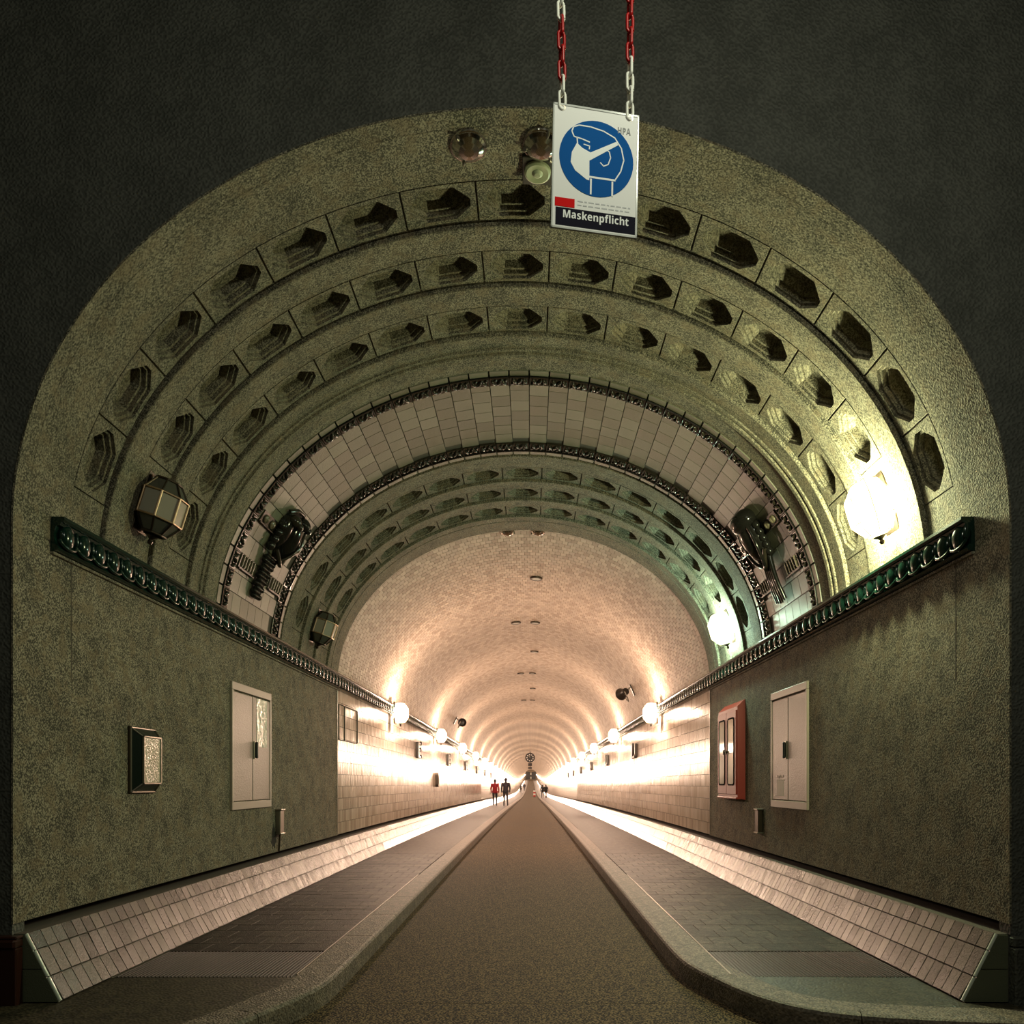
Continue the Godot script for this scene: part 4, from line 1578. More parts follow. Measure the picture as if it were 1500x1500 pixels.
func build_wall_things() -> void:
	for sg in [-1.0, 1.0]:
		var w := 1.09
		var hgt := 1.28
		var t := thing("wall_cabinet", "flush two-door metal cabinet " + ("with a torn poster on one door" if sg < 0 else "with leftover tape marks low on one door, beside the red cabinet"), "cabinet", wall_frame(sg, 0.986, 7.755))
		var fr := MB.new()
		fr.box(Vector3(0, 0.04, 0.008), Vector3(w, 0.08, 0.03), 0.004)
		fr.box(Vector3(0, hgt - 0.04, 0.008), Vector3(w, 0.08, 0.03), 0.004)
		for q in [-1.0, 1.0]:
			fr.box(Vector3(q * (w * 0.5 - 0.02), hgt * 0.5, 0.008), Vector3(0.04, hgt - 0.16, 0.03), 0.004)
		obj("frame", fr, mat(Color(0.58, 0.53, 0.48), 0.45), t)
		var back := MB.new()
		back.box(Vector3(0, hgt * 0.5, -0.006), Vector3(w - 0.06, hgt - 0.1, 0.01), 0.0)
		obj("recess", back, M.black, t)
		var leaves := []
		for q in [-1.0, 1.0]:
			var d := MB.new()
			d.box(Vector3(q * (w * 0.25 - 0.008), hgt * 0.5 - 0.004, 0.006), Vector3(w * 0.5 - 0.032, hgt - 0.185, 0.02), 0.003)
			var dob := obj("door", d, M.door, t)
			leaves.append(dob)
		var hx := 0.05 * (1.0 if sg > 0 else -1.0)
		var h := MB.new()
		h.box(Vector3(-hx, hgt * 0.5 - 0.02, 0.022), Vector3(0.055, 0.19, 0.014), 0.004)
		obj("handle_plate", h, M.zinc, leaves[1 if hx < 0 else 0])
		var h2 := MB.new()
		h2.box(Vector3(-hx, hgt * 0.5 - 0.02, 0.042), Vector3(0.035, 0.175, 0.03), 0.01)
		obj("handle", h2, M.black, leaves[1 if hx < 0 else 0])
		if sg < 0:
			var po := MB.new()
			po.box(Vector3(0.26, 0.92, 0.0175), Vector3(0.31, 0.52, 0.003), 0.001)
			var pm := mat(Color(0.86, 0.84, 0.80), 0.08)
			var pn := noise_img(256, 0.03, 3, 401)
			var im := Image.create_from_data(256, 256, false, Image.FORMAT_L8, pn)
			im.convert(Image.FORMAT_RGBA8)
			im.bump_map_to_normal_map(6.0)
			pm.normal_enabled = true
			pm.normal_texture = ImageTexture.create_from_image(im)
			pm.uv1_triplanar = true
			obj("poster", po, pm, leaves[1])
		else:
			var po := MB.new()
			po.box(Vector3(0.20 * -1.0 + 0.46 - 0.5, 0.22, 0.0170), Vector3(0.20, 0.18, 0.002), 0.0)
			obj("paper_remains", po, mat(Color(0.70, 0.66, 0.62), 0.6), leaves[0])
			var tm := MB.new()
			for i in 5:
				tm.box(Vector3(-0.32 + i * 0.045, 0.345 - 0.01 * (i % 2), 0.0170), Vector3(0.012, 0.03, 0.002), 0.0)
				tm.box(Vector3(-0.31 + i * 0.05, 0.30, 0.0170), Vector3(0.016, 0.012, 0.002), 0.0)
			obj("tape_marks", tm, mat(Color(0.30, 0.26, 0.23), 0.7), leaves[0])
	# red cabinet
	var rc := thing("fire_cabinet", "red metal wall cabinet with two glazed doors and a sloping top", "cabinet", wall_frame(1.0, 1.036, 9.83))
	var W := 0.95
	var H := 1.29
	var dp := 0.10
	var b := MB.new()
	b.extrude(PackedVector2Array([Vector2(0, 0.0), Vector2(dp, 0.03), Vector2(dp, H - 0.085), Vector2(0.012, H), Vector2(0, H)]), W, Transform3D(Basis(Vector3(0, 0, 1), Vector3(0, 1, 0), Vector3(1, 0, 0)), Vector3(-W * 0.5, 0, 0)))
	obj("body", b, M.red, rc)
	for q in [-1.0, 1.0]:
		var d := MB.new()
		d.box(Vector3(q * W * 0.24, 0.615, dp + 0.008), Vector3(W * 0.48 - 0.01, H - 0.20, 0.016), 0.004)
		var dob := obj("door", d, M.red, rc)
		var gx: float = q * W * 0.235
		var out := PackedVector2Array()
		var inn := PackedVector2Array()
		for i in 24:
			var a := TAU * i / 24
			var cx := signf(cos(a)) * (0.135 - 0.035)
			var cy := signf(sin(a)) * (0.425 - 0.035)
			inn.append(Vector2(cx + cos(a) * 0.035, cy + sin(a) * 0.035))
			out.append(Vector2(cx + cos(a) * 0.055, cy + sin(a) * 0.055))
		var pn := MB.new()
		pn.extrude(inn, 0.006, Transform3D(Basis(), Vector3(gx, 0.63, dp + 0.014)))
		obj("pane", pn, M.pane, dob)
		var gk := MB.new()
		for i in 24:
			var j := (i + 1) % 24
			var z := dp + 0.024
			gk.quad(Vector3(gx + inn[i].x, 0.63 + inn[i].y, z), Vector3(gx + inn[j].x, 0.63 + inn[j].y, z), Vector3(gx + out[j].x, 0.63 + out[j].y, z), Vector3(gx + out[i].x, 0.63 + out[i].y, z), Vector3(0, 0, 1))
			gk.quad(Vector3(gx + out[i].x, 0.63 + out[i].y, z), Vector3(gx + out[j].x, 0.63 + out[j].y, z), Vector3(gx + out[j].x, 0.63 + out[j].y, z - 0.01), Vector3(gx + out[i].x, 0.63 + out[i].y, z - 0.01), Vector3(out[i].x, out[i].y, 0))
			gk.quad(Vector3(gx + inn[i].x, 0.63 + inn[i].y, z), Vector3(gx + inn[j].x, 0.63 + inn[j].y, z), Vector3(gx + inn[j].x, 0.63 + inn[j].y, z - 0.01), Vector3(gx + inn[i].x, 0.63 + inn[i].y, z - 0.01), -Vector3(inn[i].x, inn[i].y, 0))
		obj("gasket", gk, mat(Color(0.04, 0.04, 0.04), 0.85, {"metallic_specular": 0.1}), dob)
		var wire := MB.new()
		wire.box(Vector3(gx, 0.61, dp + 0.022), Vector3(0.27, 0.006, 0.004), 0.0)
		obj("glazing_bar", wire, M.black, dob)
		var hd := MB.new()
		hd.lathe([Vector2(0, 0.0), Vector2(0.018, 0.0), Vector2(0.018, 0.012), Vector2(0.008, 0.02), Vector2(0.0, 0.02)], 12, Transform3D(Basis(Vector3(1, 0, 0), PI / 2), Vector3(q * 0.06, 0.63, dp + 0.016)))
		hd.box(Vector3(q * 0.06, 0.63, dp + 0.042), Vector3(0.016, 0.07, 0.012), 0.004)
		obj("handle", hd, M.bronze, dob)
	var lip := MB.new()
	lip.box(Vector3(0, 0.022, dp * 0.5 + 0.012), Vector3(W + 0.01, 0.025, dp + 0.02), 0.006)
	obj("bottom_lip", lip, M.red, rc)
	# box lamp on the left wall
	var bl := thing("box_wall_lamp", "unlit rectangular wall lamp with slanted dark green frame and frosted pane", "lamp", wall_frame(-1.0, 1.18, 5.56))
	var pl := MB.new()
	pl.box(Vector3(0, 0.25, 0.008), Vector3(0.36, 0.50, 0.022), 0.004)
	obj("back_plate", pl, M.bronze, bl)
	var bev := MB.new()
	var o := [Vector3(-0.17, 0.01, 0.018), Vector3(0.17, 0.01, 0.018), Vector3(0.17, 0.49, 0.018), Vector3(-0.17, 0.49, 0.018)]
	var inn2 := [Vector3(-0.125, 0.075, 0.085), Vector3(0.125, 0.075, 0.085), Vector3(0.125, 0.425, 0.085), Vector3(-0.125, 0.425, 0.085)]
	for i in 4:
		var j := (i + 1) % 4
		bev.quad(o[i], o[j], inn2[j], inn2[i], (o[i] + o[j]) * 0.5 - Vector3(0, 0.25, 0) + Vector3(0, 0, 0.05))
	obj("bevel", bev, mat(Color(0.10, 0.14, 0.115), 0.25), bl)
	var rim := MB.new()
	for i in 4:
		var j := (i + 1) % 4
		var mid: Vector3 = (inn2[i] + inn2[j]) * 0.5
		var len: float = inn2[i].distance_to(inn2[j])
		rim.box(mid + Vector3(0, 0, 0.004), Vector3(len + 0.014, 0.014, 0.016) if i % 2 == 0 else Vector3(0.014, len + 0.014, 0.016), 0.003)
		var mido: Vector3 = (o[i] + o[j]) * 0.5
		var leno: float = o[i].distance_to(o[j])
		rim.box(mido + Vector3(0, 0, 0.002), Vector3(leno + 0.012, 0.012, 0.012) if i % 2 == 0 else Vector3(0.012, leno + 0.012, 0.012), 0.003)
		rim.tube([o[i], inn2[i]], 0.006, 6)
	obj("rim", rim, M.zinc, bl)
	var gp := MB.new()
	gp.box(Vector3(0, 0.25, 0.085), Vector3(0.25, 0.35, 0.008), 0.0)
	var gm := mat(Color(0.72, 0.67, 0.60), 0.16)
	gm.normal_enabled = true
	gm.normal_texture = M.glaze_n
	gm.normal_scale = 0.5
	gm.uv1_triplanar = true
	obj("pane", gp, gm, bl)
	# conduit boxes low on the walls
	for q in [[-1.0, 8.55, "with a dark stain below"], [1.0, 8.70, "below the cabinets on the red cabinet's wall"]]:
		var t := thing("conduit_box", "small upright grey metal conduit box " + q[2], "junction box", wall_frame(q[0], 0.66, q[1]))
		var bb := MB.new()
		bb.box(Vector3(0, 0.14, 0.03), Vector3(0.13, 0.27, 0.06), 0.008)
		obj("cover", bb, M.zinc if q[0] < 0 else M.bronze, t)
		var c := MB.new()
		c.box(Vector3(0, 0.282, 0.036), Vector3(0.15, 0.018, 0.075), 0.004)
		c.box(Vector3(0, 0.004, 0.036), Vector3(0.15, 0.016, 0.075), 0.004)
		obj("end_cap", c, M.zinc, t)
		if q[0] < 0:
			var pp := MB.new()
			pp.tube([Vector3(0, 0, 0.03), Vector3(0, -0.2, 0.02)], 0.012, 8)
			obj("pipe", pp, M.bronze, t)
			var sp := PackedVector2Array()
			for i in 18:
				var a := TAU * i / 18
				var rr := 1.0 + 0.28 * sin(i * 2.7) + 0.16 * cos(i * 5.1)
				sp.append(Vector2(-0.12 + cos(a) * 0.07 * rr, -0.03 + sin(a) * 0.13 * rr))
			var sm := MB.new()
			sm.extrude(sp, 0.0015, Transform3D())
			obj("stain", sm, mat(Color(0.13, 0.12, 0.10), 0.9), t)

# ------------------------------------------------------------------ fittings on the vault's crown
func build_ceiling_things() -> void:
	# bowl lights
	for q in [[-0.265, 4.42, "in full view at the front arch"], [0.175, 4.42, "behind the hanging notice, at the front arch"], [-0.25, 11.35, "box lamp's side, where the tiled tube begins"], [0.22, 11.35, "red cabinet's side, where the tiled tube begins"]]:
		var s: float = q[0]
		var fr := frame(s, q[1], 0.0 if q[1] < 5.0 else -0.03)
		var t := thing("ceiling_bowl", "steel bowl light on the crown, " + q[2], "ceiling light", fr)
		var up := Transform3D(Basis(Vector3(1, 0, 0), PI / 2), Vector3.ZERO)
		var b := MB.new()
		b.lathe([Vector2(0.0, 0.050), Vector2(0.03, 0.049), Vector2(0.062, 0.042), Vector2(0.088, 0.030), Vector2(0.102, 0.016), Vector2(0.105, 0.004)], 32, up)
		obj("bowl", b, M.steel, t)
		var r := MB.new()
		r.lathe([Vector2(0.100, 0.014), Vector2(0.112, 0.012), Vector2(0.115, 0.004), Vector2(0.112, -0.004), Vector2(0.10, -0.004)], 32, up)
		obj("rim_ring", r, M.steel, t)
		for i in 3:
			var a := 0.4 + TAU * i / 3
			var c := MB.new()
			c.rbox(up * Transform3D(Basis(Vector3(0, 1, 0), -a), Vector3(cos(a) * 0.10, 0.026, sin(a) * 0.10)), Vector3(0.024, 0.03, 0.014), 0.004)
			obj("clip", c, M.zinc, t)
	# round speaker on a square plate
	var sp := thing("ceiling_speaker", "round pale ceiling speaker on a dark square plate behind the hanging notice", "speaker", frame(0.155, 4.60, 0.0))
	var up2 := Transform3D(Basis(Vector3(1, 0, 0), PI / 2), Vector3.ZERO)
	var pb := MB.new()
	pb.box(Vector3(0, 0, 0.008), Vector3(0.21, 0.19, 0.02), 0.004)
	obj("plate", pb, mat(Color(0.20, 0.19, 0.15), 0.6), sp)
	var dsk := MB.new()
	dsk.lathe([Vector2(0, 0.044), Vector2(0.018, 0.043), Vector2(0.03, 0.036), Vector2(0.034, 0.032), Vector2(0.07, 0.036), Vector2(0.082, 0.030), Vector2(0.085, 0.018)], 28, up2)
	obj("cover", dsk, mat(Color(0.62, 0.64, 0.52), 0.4), sp)
	# oval inlet rings along the tube's crown
	var row := 0
	var last_d := 0.0
	for q in [[0.21, 13.9], [-0.25, 17.7], [0.21, 17.7], [0.21, 21.5], [-0.25, 25.6], [0.16, 25.6], [0.18, 29.5], [-0.22, 33.4], [0.18, 33.4]]:
		if q[1] > last_d + 0.1:
			row += 1
			last_d = q[1]
		var pair: bool = row % 2 == 0
		var t := thing("ceiling_spotlight", "dark-rimmed spotlight in the tube's crown, " + NTH[row - 1] + " row from the coffered chamber" + ((", box lamp's side" if q[0] < 0 else ", red cabinet's side") if pair else ""), "ceiling light", frame(q[0], q[1], -0.033), "crown spotlights")
		var r := MB.new()
		r.lathe([Vector2(0.085, 0.0), Vector2(0.085, 0.03), Vector2(0.115, 0.03), Vector2(0.12, 0.0)], 24, up2, false)
		obj("rim_ring", r, M.bronze, t)
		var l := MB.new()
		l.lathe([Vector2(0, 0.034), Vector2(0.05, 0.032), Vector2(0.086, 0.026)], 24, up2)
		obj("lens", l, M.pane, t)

# ------------------------------------------------------------------ things in the tube
func build_tube_things() -> void:
	# dark ceramic plaques
	for k in 6:
		var D := 19.4 + k * 7.0
		for sg in [-1.0, 1.0]:
			var t := thing("ceramic_plaque", "small dark ceramic plaque, " + NTH[k] + " from the coffered chamber on the tube wall, " + ("box lamp's side" if sg < 0 else "red cabinet's side"), "relief", wall_frame(sg, 1.93, D, -0.025), "ceramic plaques in the tube")
			var pm := mat(Color(0.20, 0.17, 0.13), 0.3)
			var m := MB.new()
			m.box(Vector3(-0.30 * 1.0, 0.20, 0.03), Vector3(0.16, 0.42, 0.07), 0.015)
			obj("upright", m, pm, t)
			for q in ([0.38, 0.21, 0.03] if sg < 0 else [0.03]):
				var a := MB.new()
				a.box(Vector3(-0.02, q, 0.025), Vector3(0.5 if q != 0.21 else 0.36, 0.07, 0.06), 0.015)
				a.ellipsoid(Transform3D(Basis(), Vector3(0.2 if q != 0.21 else 0.1, q + 0.02, 0.04)), Vector3(0.07, 0.055, 0.04), 7, 10)
				obj("relief_arm", a, pm, t)
			if sg > 0:
				var a := MB.new()
				a.box(Vector3(0.22, 0.20, 0.025), Vector3(0.12, 0.36, 0.06), 0.015)
				obj("relief_arm", a, pm, t)
	# upright rounded housing on the left wall
	var ph := thing("wall_housing", "upright rounded grey metal housing on the tiled tube wall", "housing", wall_frame(-1.0, 1.16, 23.0, -0.033))
	var hb := MB.new()
	var pts := PackedVector2Array()
	for i in 24:
		var a := TAU * i / 24
		pts.append(Vector2(cos(a) * 0.11, 0.235 + signf(sin(a)) * 0.125 + sin(a) * 0.11))
	hb.extrude(pts, 0.10, Transform3D())
	obj("body", hb, mat(Color(0.32, 0.29, 0.26), 0.35, {"metallic": 0.5}), ph)
	var hl := MB.new()
	hl.box(Vector3(0, 0.235, 0.105), Vector3(0.09, 0.30, 0.02), 0.006)
	obj("lid", hl, M.zinc, ph)
	# inspection hatch outline near the tube's mouth
	var ih := thing("inspection_hatch", "flat tiled inspection hatch with dark joints at the tube's mouth", "hatch", wall_frame(-1.0, 1.93, 12.0, -0.036))
	var hf := MB.new()
	hf.box(Vector3(0, 0.555, 0.008), Vector3(1.2, 0.012, 0.018), 0.002)
	hf.box(Vector3(0, 0.0, 0.008), Vector3(1.2, 0.012, 0.018), 0.002)
	hf.box(Vector3(-0.6, 0.2775, 0.008), Vector3(0.014, 0.56, 0.018), 0.002)
	hf.box(Vector3(0.6, 0.2775, 0.008), Vector3(0.014, 0.56, 0.018), 0.002)
	hf.box(Vector3(-0.25, 0.2775, 0.008), Vector3(0.012, 0.56, 0.018), 0.002)
	obj("frame", hf, M.grout, ih)
	# loudspeakers on curved brackets
	for q in [[1.0, 18.6, 3.0], [-1.0, 27.0, 3.0]]:
		var t := thing("loudspeaker", "dark horn loudspeaker on a curved bracket " + ("above the second tube lantern, red cabinet's side" if q[0] > 0 else "on the tiled vault, box lamp's side"), "loudspeaker", frame(q[0] * 3.22, q[1], -0.033))
		var bm := mat(Color(0.14, 0.12, 0.105), 0.35)
		var bk := MB.new()
		bk.box(Vector3(0, 0, 0.01), Vector3(0.16, 0.30, 0.03), 0.006)
		obj("wall_plate", bk, bm, t)
		var ar := MB.new()
		ar.tube([Vector3(0, 0.08, 0.02), Vector3(0, 0.05, 0.12), Vector3(0, 0.0, 0.2)], 0.02, 8)
		var hoop := []
		for i in 15:
			var a := lerpf(-0.3, PI + 0.3, i / 14.0)
			hoop.append(Vector3(cos(a) * 0.17, -sin(a) * 0.20 - 0.02, 0.22))
		ar.tube(hoop, 0.014, 8)
		obj("bracket", ar, M.zinc, t)
		var bo := MB.new()
		bo.lathe([Vector2(0, -0.16), Vector2(0.09, -0.15), Vector2(0.10, -0.05), Vector2(0.13, 0.05), Vector2(0.16, 0.13), Vector2(0.15, 0.13), Vector2(0.10, 0.05), Vector2(0.0, 0.03)], 20, Transform3D(Basis(Vector3(0, 0, 1), PI / 2) * Basis(Vector3(1, 0, 0), 0.35), Vector3(0, 0.03, 0.24)))
		obj("horn", bo, bm, t)
	# clock with a plate below, hanging from the crown
	var cy := SPR + EB + yo(78.0)
	var ck := thing("hanging_clock", "round black clock with white markers hanging from the tube's crown", "clock", Transform3D(Basis(), P(0, cy, 78.0)))
	var face := MB.new()
	face.lathe([Vector2(0, 0.06), Vector2(0.49, 0.06), Vector2(0.52, 0.04), Vector2(0.52, -0.06), Vector2(0, -0.06)], 36, Transform3D(Basis(Vector3(1, 0, 0), PI / 2), Vector3(0, -0.62, 0)))
	obj("case", face, M.black, ck)
	for i in 9:
		var a := TAU * i / 9 + 0.35
		var mk := MB.new()
		mk.box(Vector3(cos(a) * 0.33, -0.62 + sin(a) * 0.33, 0.066), Vector3(0.11, 0.11, 0.012), 0.003)
		obj("marker", mk, M.white, ck)
	var hands := MB.new()
	hands.rbox(Transform3D(Basis(Vector3(0, 0, 1), 0.6), Vector3(-0.06, -0.52, 0.07)), Vector3(0.04, 0.24, 0.012), 0.003)
	obj("hand", hands, M.zinc, ck)
	var rod := MB.new()
	rod.tube([Vector3(0, -0.11, 0), Vector3(0, 0.02, 0)], 0.04, 8)
	obj("rod", rod, M.black, ck)
	for q in [[-1.36, 0.30], [-1.72, 0.2]]:
		var pb := MB.new()
		pb.box(Vector3(0, q[0], 0), Vector3(0.42, q[1], 0.08), 0.01)
		obj("plate", pb, mat(Color(0.16, 0.12, 0.10), 0.5), ck)
	var pb2 := MB.new()
	pb2.tube([Vector3(0, -1.1, 0), Vector3(0, -1.7, 0)], 0.03, 8)
	obj("plate_rod", pb2, M.black, ck)
	# red and white barrier post in the road
	var bp := thing("barrier_post", "red and white striped barrier post standing in the roadway", "bollard", Transform3D(Basis(), P(0.66, ROAD + yo(120.0), 120.0)))
	for i in 4:
		var pb := MB.new()
		pb.box(Vector3(0, 0.16 + i * 0.26, 0), Vector3(0.34, 0.26, 0.12), 0.01)
		obj("stripe_panel", pb, mat(Color(0.72, 0.08, 0.07), 0.5) if i % 2 == 0 else M.white, bp)
	var bs := MB.new()
	bs.box(Vector3(0, 0.02, 0), Vector3(0.5, 0.06, 0.4), 0.01)
	obj("foot", bs, M.black, bp)

# ------------------------------------------------------------------ laminated notice on two chains
func ribbon(mb: MB, pts: Array, w: float, z: float) -> void:
	for i in pts.size() - 1:
		var a: Vector2 = pts[i]
		var b: Vector2 = pts[i + 1]
		var t := (b - a).normalized()
		var nn := Vector2(-t.y, t.x) * w * 0.5
		var ex := t * w * 0.25
		mb.extrude(PackedVector2Array([a - ex + nn, a - ex - nn, b + ex - nn, b + ex + nn]), 0.0006, Transform3D(Basis(), Vector3(0, 0, z)))

func text_part(parent: Node3D, called: String, words: String, at: Vector3, height: float, width: float, m: Material, bold := true) -> void:
	var tm := TextMesh.new()
	var fo := SystemFont.new()
	fo.font_names = PackedStringArray(["Droid Sans"])
	if bold:
		fo.font_weight = 700
	tm.font = fo
	tm.text = words
	tm.font_size = 64
	tm.pixel_size = 0.001
	tm.depth = 0.001
	tm.curve_step = 1.0
	tm.material = m
	var bb := tm.get_aabb()
	var o := MeshInstance3D.new()
	o.name = called
	o.mesh = tm
	var sy := height / maxf(bb.size.y, 1e-6)
	var sx := width / maxf(bb.size.x, 1e-6)
	o.transform = Transform3D(Basis(Vector3(sx, 0, 0), Vector3(0, sy, 0), Vector3(0, 0, 1)), at - Vector3(bb.get_center().x * sx, bb.get_center().y * sy, 0))
	parent.add_child(o, true)

func build_sign() -> void:
	var bz := Basis(Vector3(0, 1, 0), 0.15) * Basis(Vector3(0, 0, 1), -0.02)
	# px (872, 251) at D = 2.49
	var k := 2.49 / 1071.0
	var org := P(0.114 + (872.0 - 778.0) * k, EYE + (1146.0 - 251.0) * k, 2.49)
	var t := thing("mask_notice", "white laminated notice with blue mask symbol reading Maskenpflicht, hanging on two chains", "sign", Transform3D(bz, org))
	var w := 0.300
	var h := 0.424
	var b := MB.new()
	b.box(Vector3.ZERO, Vector3(w, h, 0.004), 0.001)
	obj("sheet", b, mat(Color(0.93, 0.92, 0.92), 0.75, {"metallic_specular": 0.2}), t)
	var bd := MB.new()
	for q in [[0.0, h * 0.5 - 0.004, w, 0.008], [0.0, -h * 0.5 + 0.004, w, 0.008], [-w * 0.5 + 0.003, 0.0, 0.006, h], [w * 0.5 - 0.003, 0.0, 0.006, h]]:
		bd.box(Vector3(q[0], q[1], 0.0005), Vector3(q[2], q[3], 0.006), 0.001)
	obj("laminate_edge", bd, mat(Color(0.78, 0.78, 0.77), 0.1), t)
	var white := mat(Color(0.95, 0.95, 0.95), 0.75, {"metallic_specular": 0.2})
	var blue := mat(Color(0.02, 0.32, 0.60), 0.75, {"metallic_specular": 0.2})
	# the disc: px (875, 233), radius 56 px on a 130 px wide sheet
	var u := w / 130.0
	var dc := Vector2(0.003, 0.040)
	var R := 56.0 * u
	var disc := PackedVector2Array()
	var ringp := []
	for i in 48:
		var a := TAU * i / 48
		disc.append(dc + Vector2(cos(a), sin(a)) * R)
	for i in 49:
		var a := TAU * i / 48
		ringp.append(dc + Vector2(cos(a), sin(a)) * R * 0.955)
	var db := MB.new()
	db.extrude(disc, 0.001, Transform3D(Basis(), Vector3(0, 0, 0.002)))
	obj("blue_disc", db, blue, t)
	var lines := MB.new()
	var cv := func(p: Array) -> Array:
		var r := []
		for q in p:
			r.append(dc + Vector2((q[0] - 380.0) / 228.0, (945.0 - q[1]) / 228.0) * R)
		return r
	ribbon(lines, cv.call([[240, 830], [226, 800], [236, 772], [270, 758], [340, 758], [420, 772], [490, 802], [532, 860], [548, 930], [530, 1000], [496, 1056]]), 0.0042, 0.0028)
	ribbon(lines, cv.call([[240, 830], [290, 838], [335, 850]]), 0.0042, 0.0028)
	ribbon(lines, cv.call([[258, 832], [262, 870]]), 0.0042, 0.0028)
	ribbon(lines, cv.call([[300, 868], [336, 874], [334, 892]]), 0.0036, 0.0028)
	ribbon(lines, cv.call([[400, 885], [432, 876], [458, 892], [466, 926], [452, 968], [424, 982], [404, 964]]), 0.0036, 0.0028)
	ribbon(lines, cv.call([[338, 1058], [496, 1058]]), 0.0065, 0.0028)
	ribbon(lines, cv.call([[348, 1070], [348, 1160]]), 0.0058, 0.0028)
	ribbon(lines, cv.call([[480, 1070], [480, 1154]]), 0.0058, 0.0028)
	obj("head_outline", lines, white, t)
	var mk := PackedVector2Array()
	for q in cv.call([[258, 866], [228, 925], [222, 985], [250, 1032], [322, 1078], [338, 1080], [336, 962], [512, 842], [500, 824], [342, 912], [292, 892]]):
		mk.append(q)
	var mb := MB.new()
	mb.extrude(mk, 0.0008, Transform3D(Basis(), Vector3(0, 0, 0.0028)))
	obj("mask_symbol", mb, white, t)
	# print below
	var nv := MB.new()
	nv.box(Vector3(0.004, -0.170, 0.0022), Vector3(w - 0.022, 0.060, 0.001), 0.0)
	obj("navy_band", nv, mat(Color(0.075, 0.065, 0.13), 0.75, {"metallic_specular": 0.2}), t)
	var rd := MB.new()
	rd.box(Vector3(-0.104, -0.122, 0.0024), Vector3(0.068, 0.030, 0.001), 0.0)
	obj("red_block", rd, mat(Color(0.82, 0.05, 0.06), 0.75, {"metallic_specular": 0.2}), t)
	text_part(t, "lettering", "Maskenpflicht", Vector3(0.005, -0.164, 0.0032), 0.037, 0.228, white)
	text_part(t, "lettering", "HPA", Vector3(0.098, 0.150, 0.0026), 0.022, 0.045, mat(Color(0.22, 0.22, 0.24), 0.5))
	# fine print too small to read: two rows of short strokes
	var fp := MB.new()
	var r2 := RandomNumberGenerator.new()
	r2.seed = 9
	for row in 2:
		var x := -0.06
		while x < 0.12:
			var l := r2.randf_range(0.008, 0.02)
			fp.box(Vector3(x + l * 0.5, -0.112 - row * 0.013, 0.0022), Vector3(l, 0.004, 0.0006), 0.0)
			x += l + 0.005
	obj("fine_print", fp, mat(Color(0.55, 0.55, 0.57), 0.5), t)
	for q in [-0.118, 0.118]:
		var ey := MB.new()
		ey.lathe([Vector2(0.006, 0.003), Vector2(0.011, 0.003), Vector2(0.012, 0.0), Vector2(0.011, -0.003), Vector2(0.006, -0.003)], 16, Transform3D(Basis(Vector3(1, 0, 0), PI / 2), Vector3(q, h * 0.5 - 0.014, 0)))
		obj("eyelet", ey, M.zinc, t)
	# chains: oval plastic links in white and red runs
	var link_path := []
	for i in 20:
		var a := TAU * i / 20
		var cyy := signf(sin(a)) * 0.019
		link_path.append(Vector3(cos(a) * 0.0115, cyy + sin(a) * 0.0115, 0))
	var lm := MB.new()
	lm.tube(link_path, 0.0052, 7, true)
	var lw := lm.mesh(mat(Color(0.86, 0.85, 0.82), 0.4))
	var lr := lm.mesh(mat(Color(0.62, 0.03, 0.04), 0.4))
	for c in 2:
		var top := (t.transform * Vector3(-0.118 if c == 0 else 0.118, h * 0.5 - 0.014, 0))
		var ch := thing("plastic_chain", "red and white plastic chain holding the notice, " + ("red down to its last white links" if c == 0 else "with several white links above the notice"), "chain", Transform3D(Basis(Vector3(0, 0, 1), 0.015 if c == 0 else 0.0), top))
		var y := 0.024
		var n := 0
		while top.y + y < 7.98:
			var white_run: bool = (n < 2 or (n > 5 and n % 8 > 5)) if c == 0 else (n < 4 or (n > 9 and n % 8 < 2))
			inst("link", lw if white_run else lr, ch, Transform3D(Basis(Vector3(0, 1, 0), 0.4 if n % 2 == 0 else 0.4 + PI / 2), Vector3(0, y, 0)))
			y += 0.0505
			n += 1

# ------------------------------------------------------------------ people
func capsule_d(p: Vector3, a: Vector3, b: Vector3, ra: float, rb: float) -> float:
	var ab := b - a
	var t := clampf((p - a).dot(ab) / maxf(ab.length_squared(), 1e-9), 0.0, 1.0)
	return p.distance_to(a + ab * t) - lerpf(ra, rb, t)

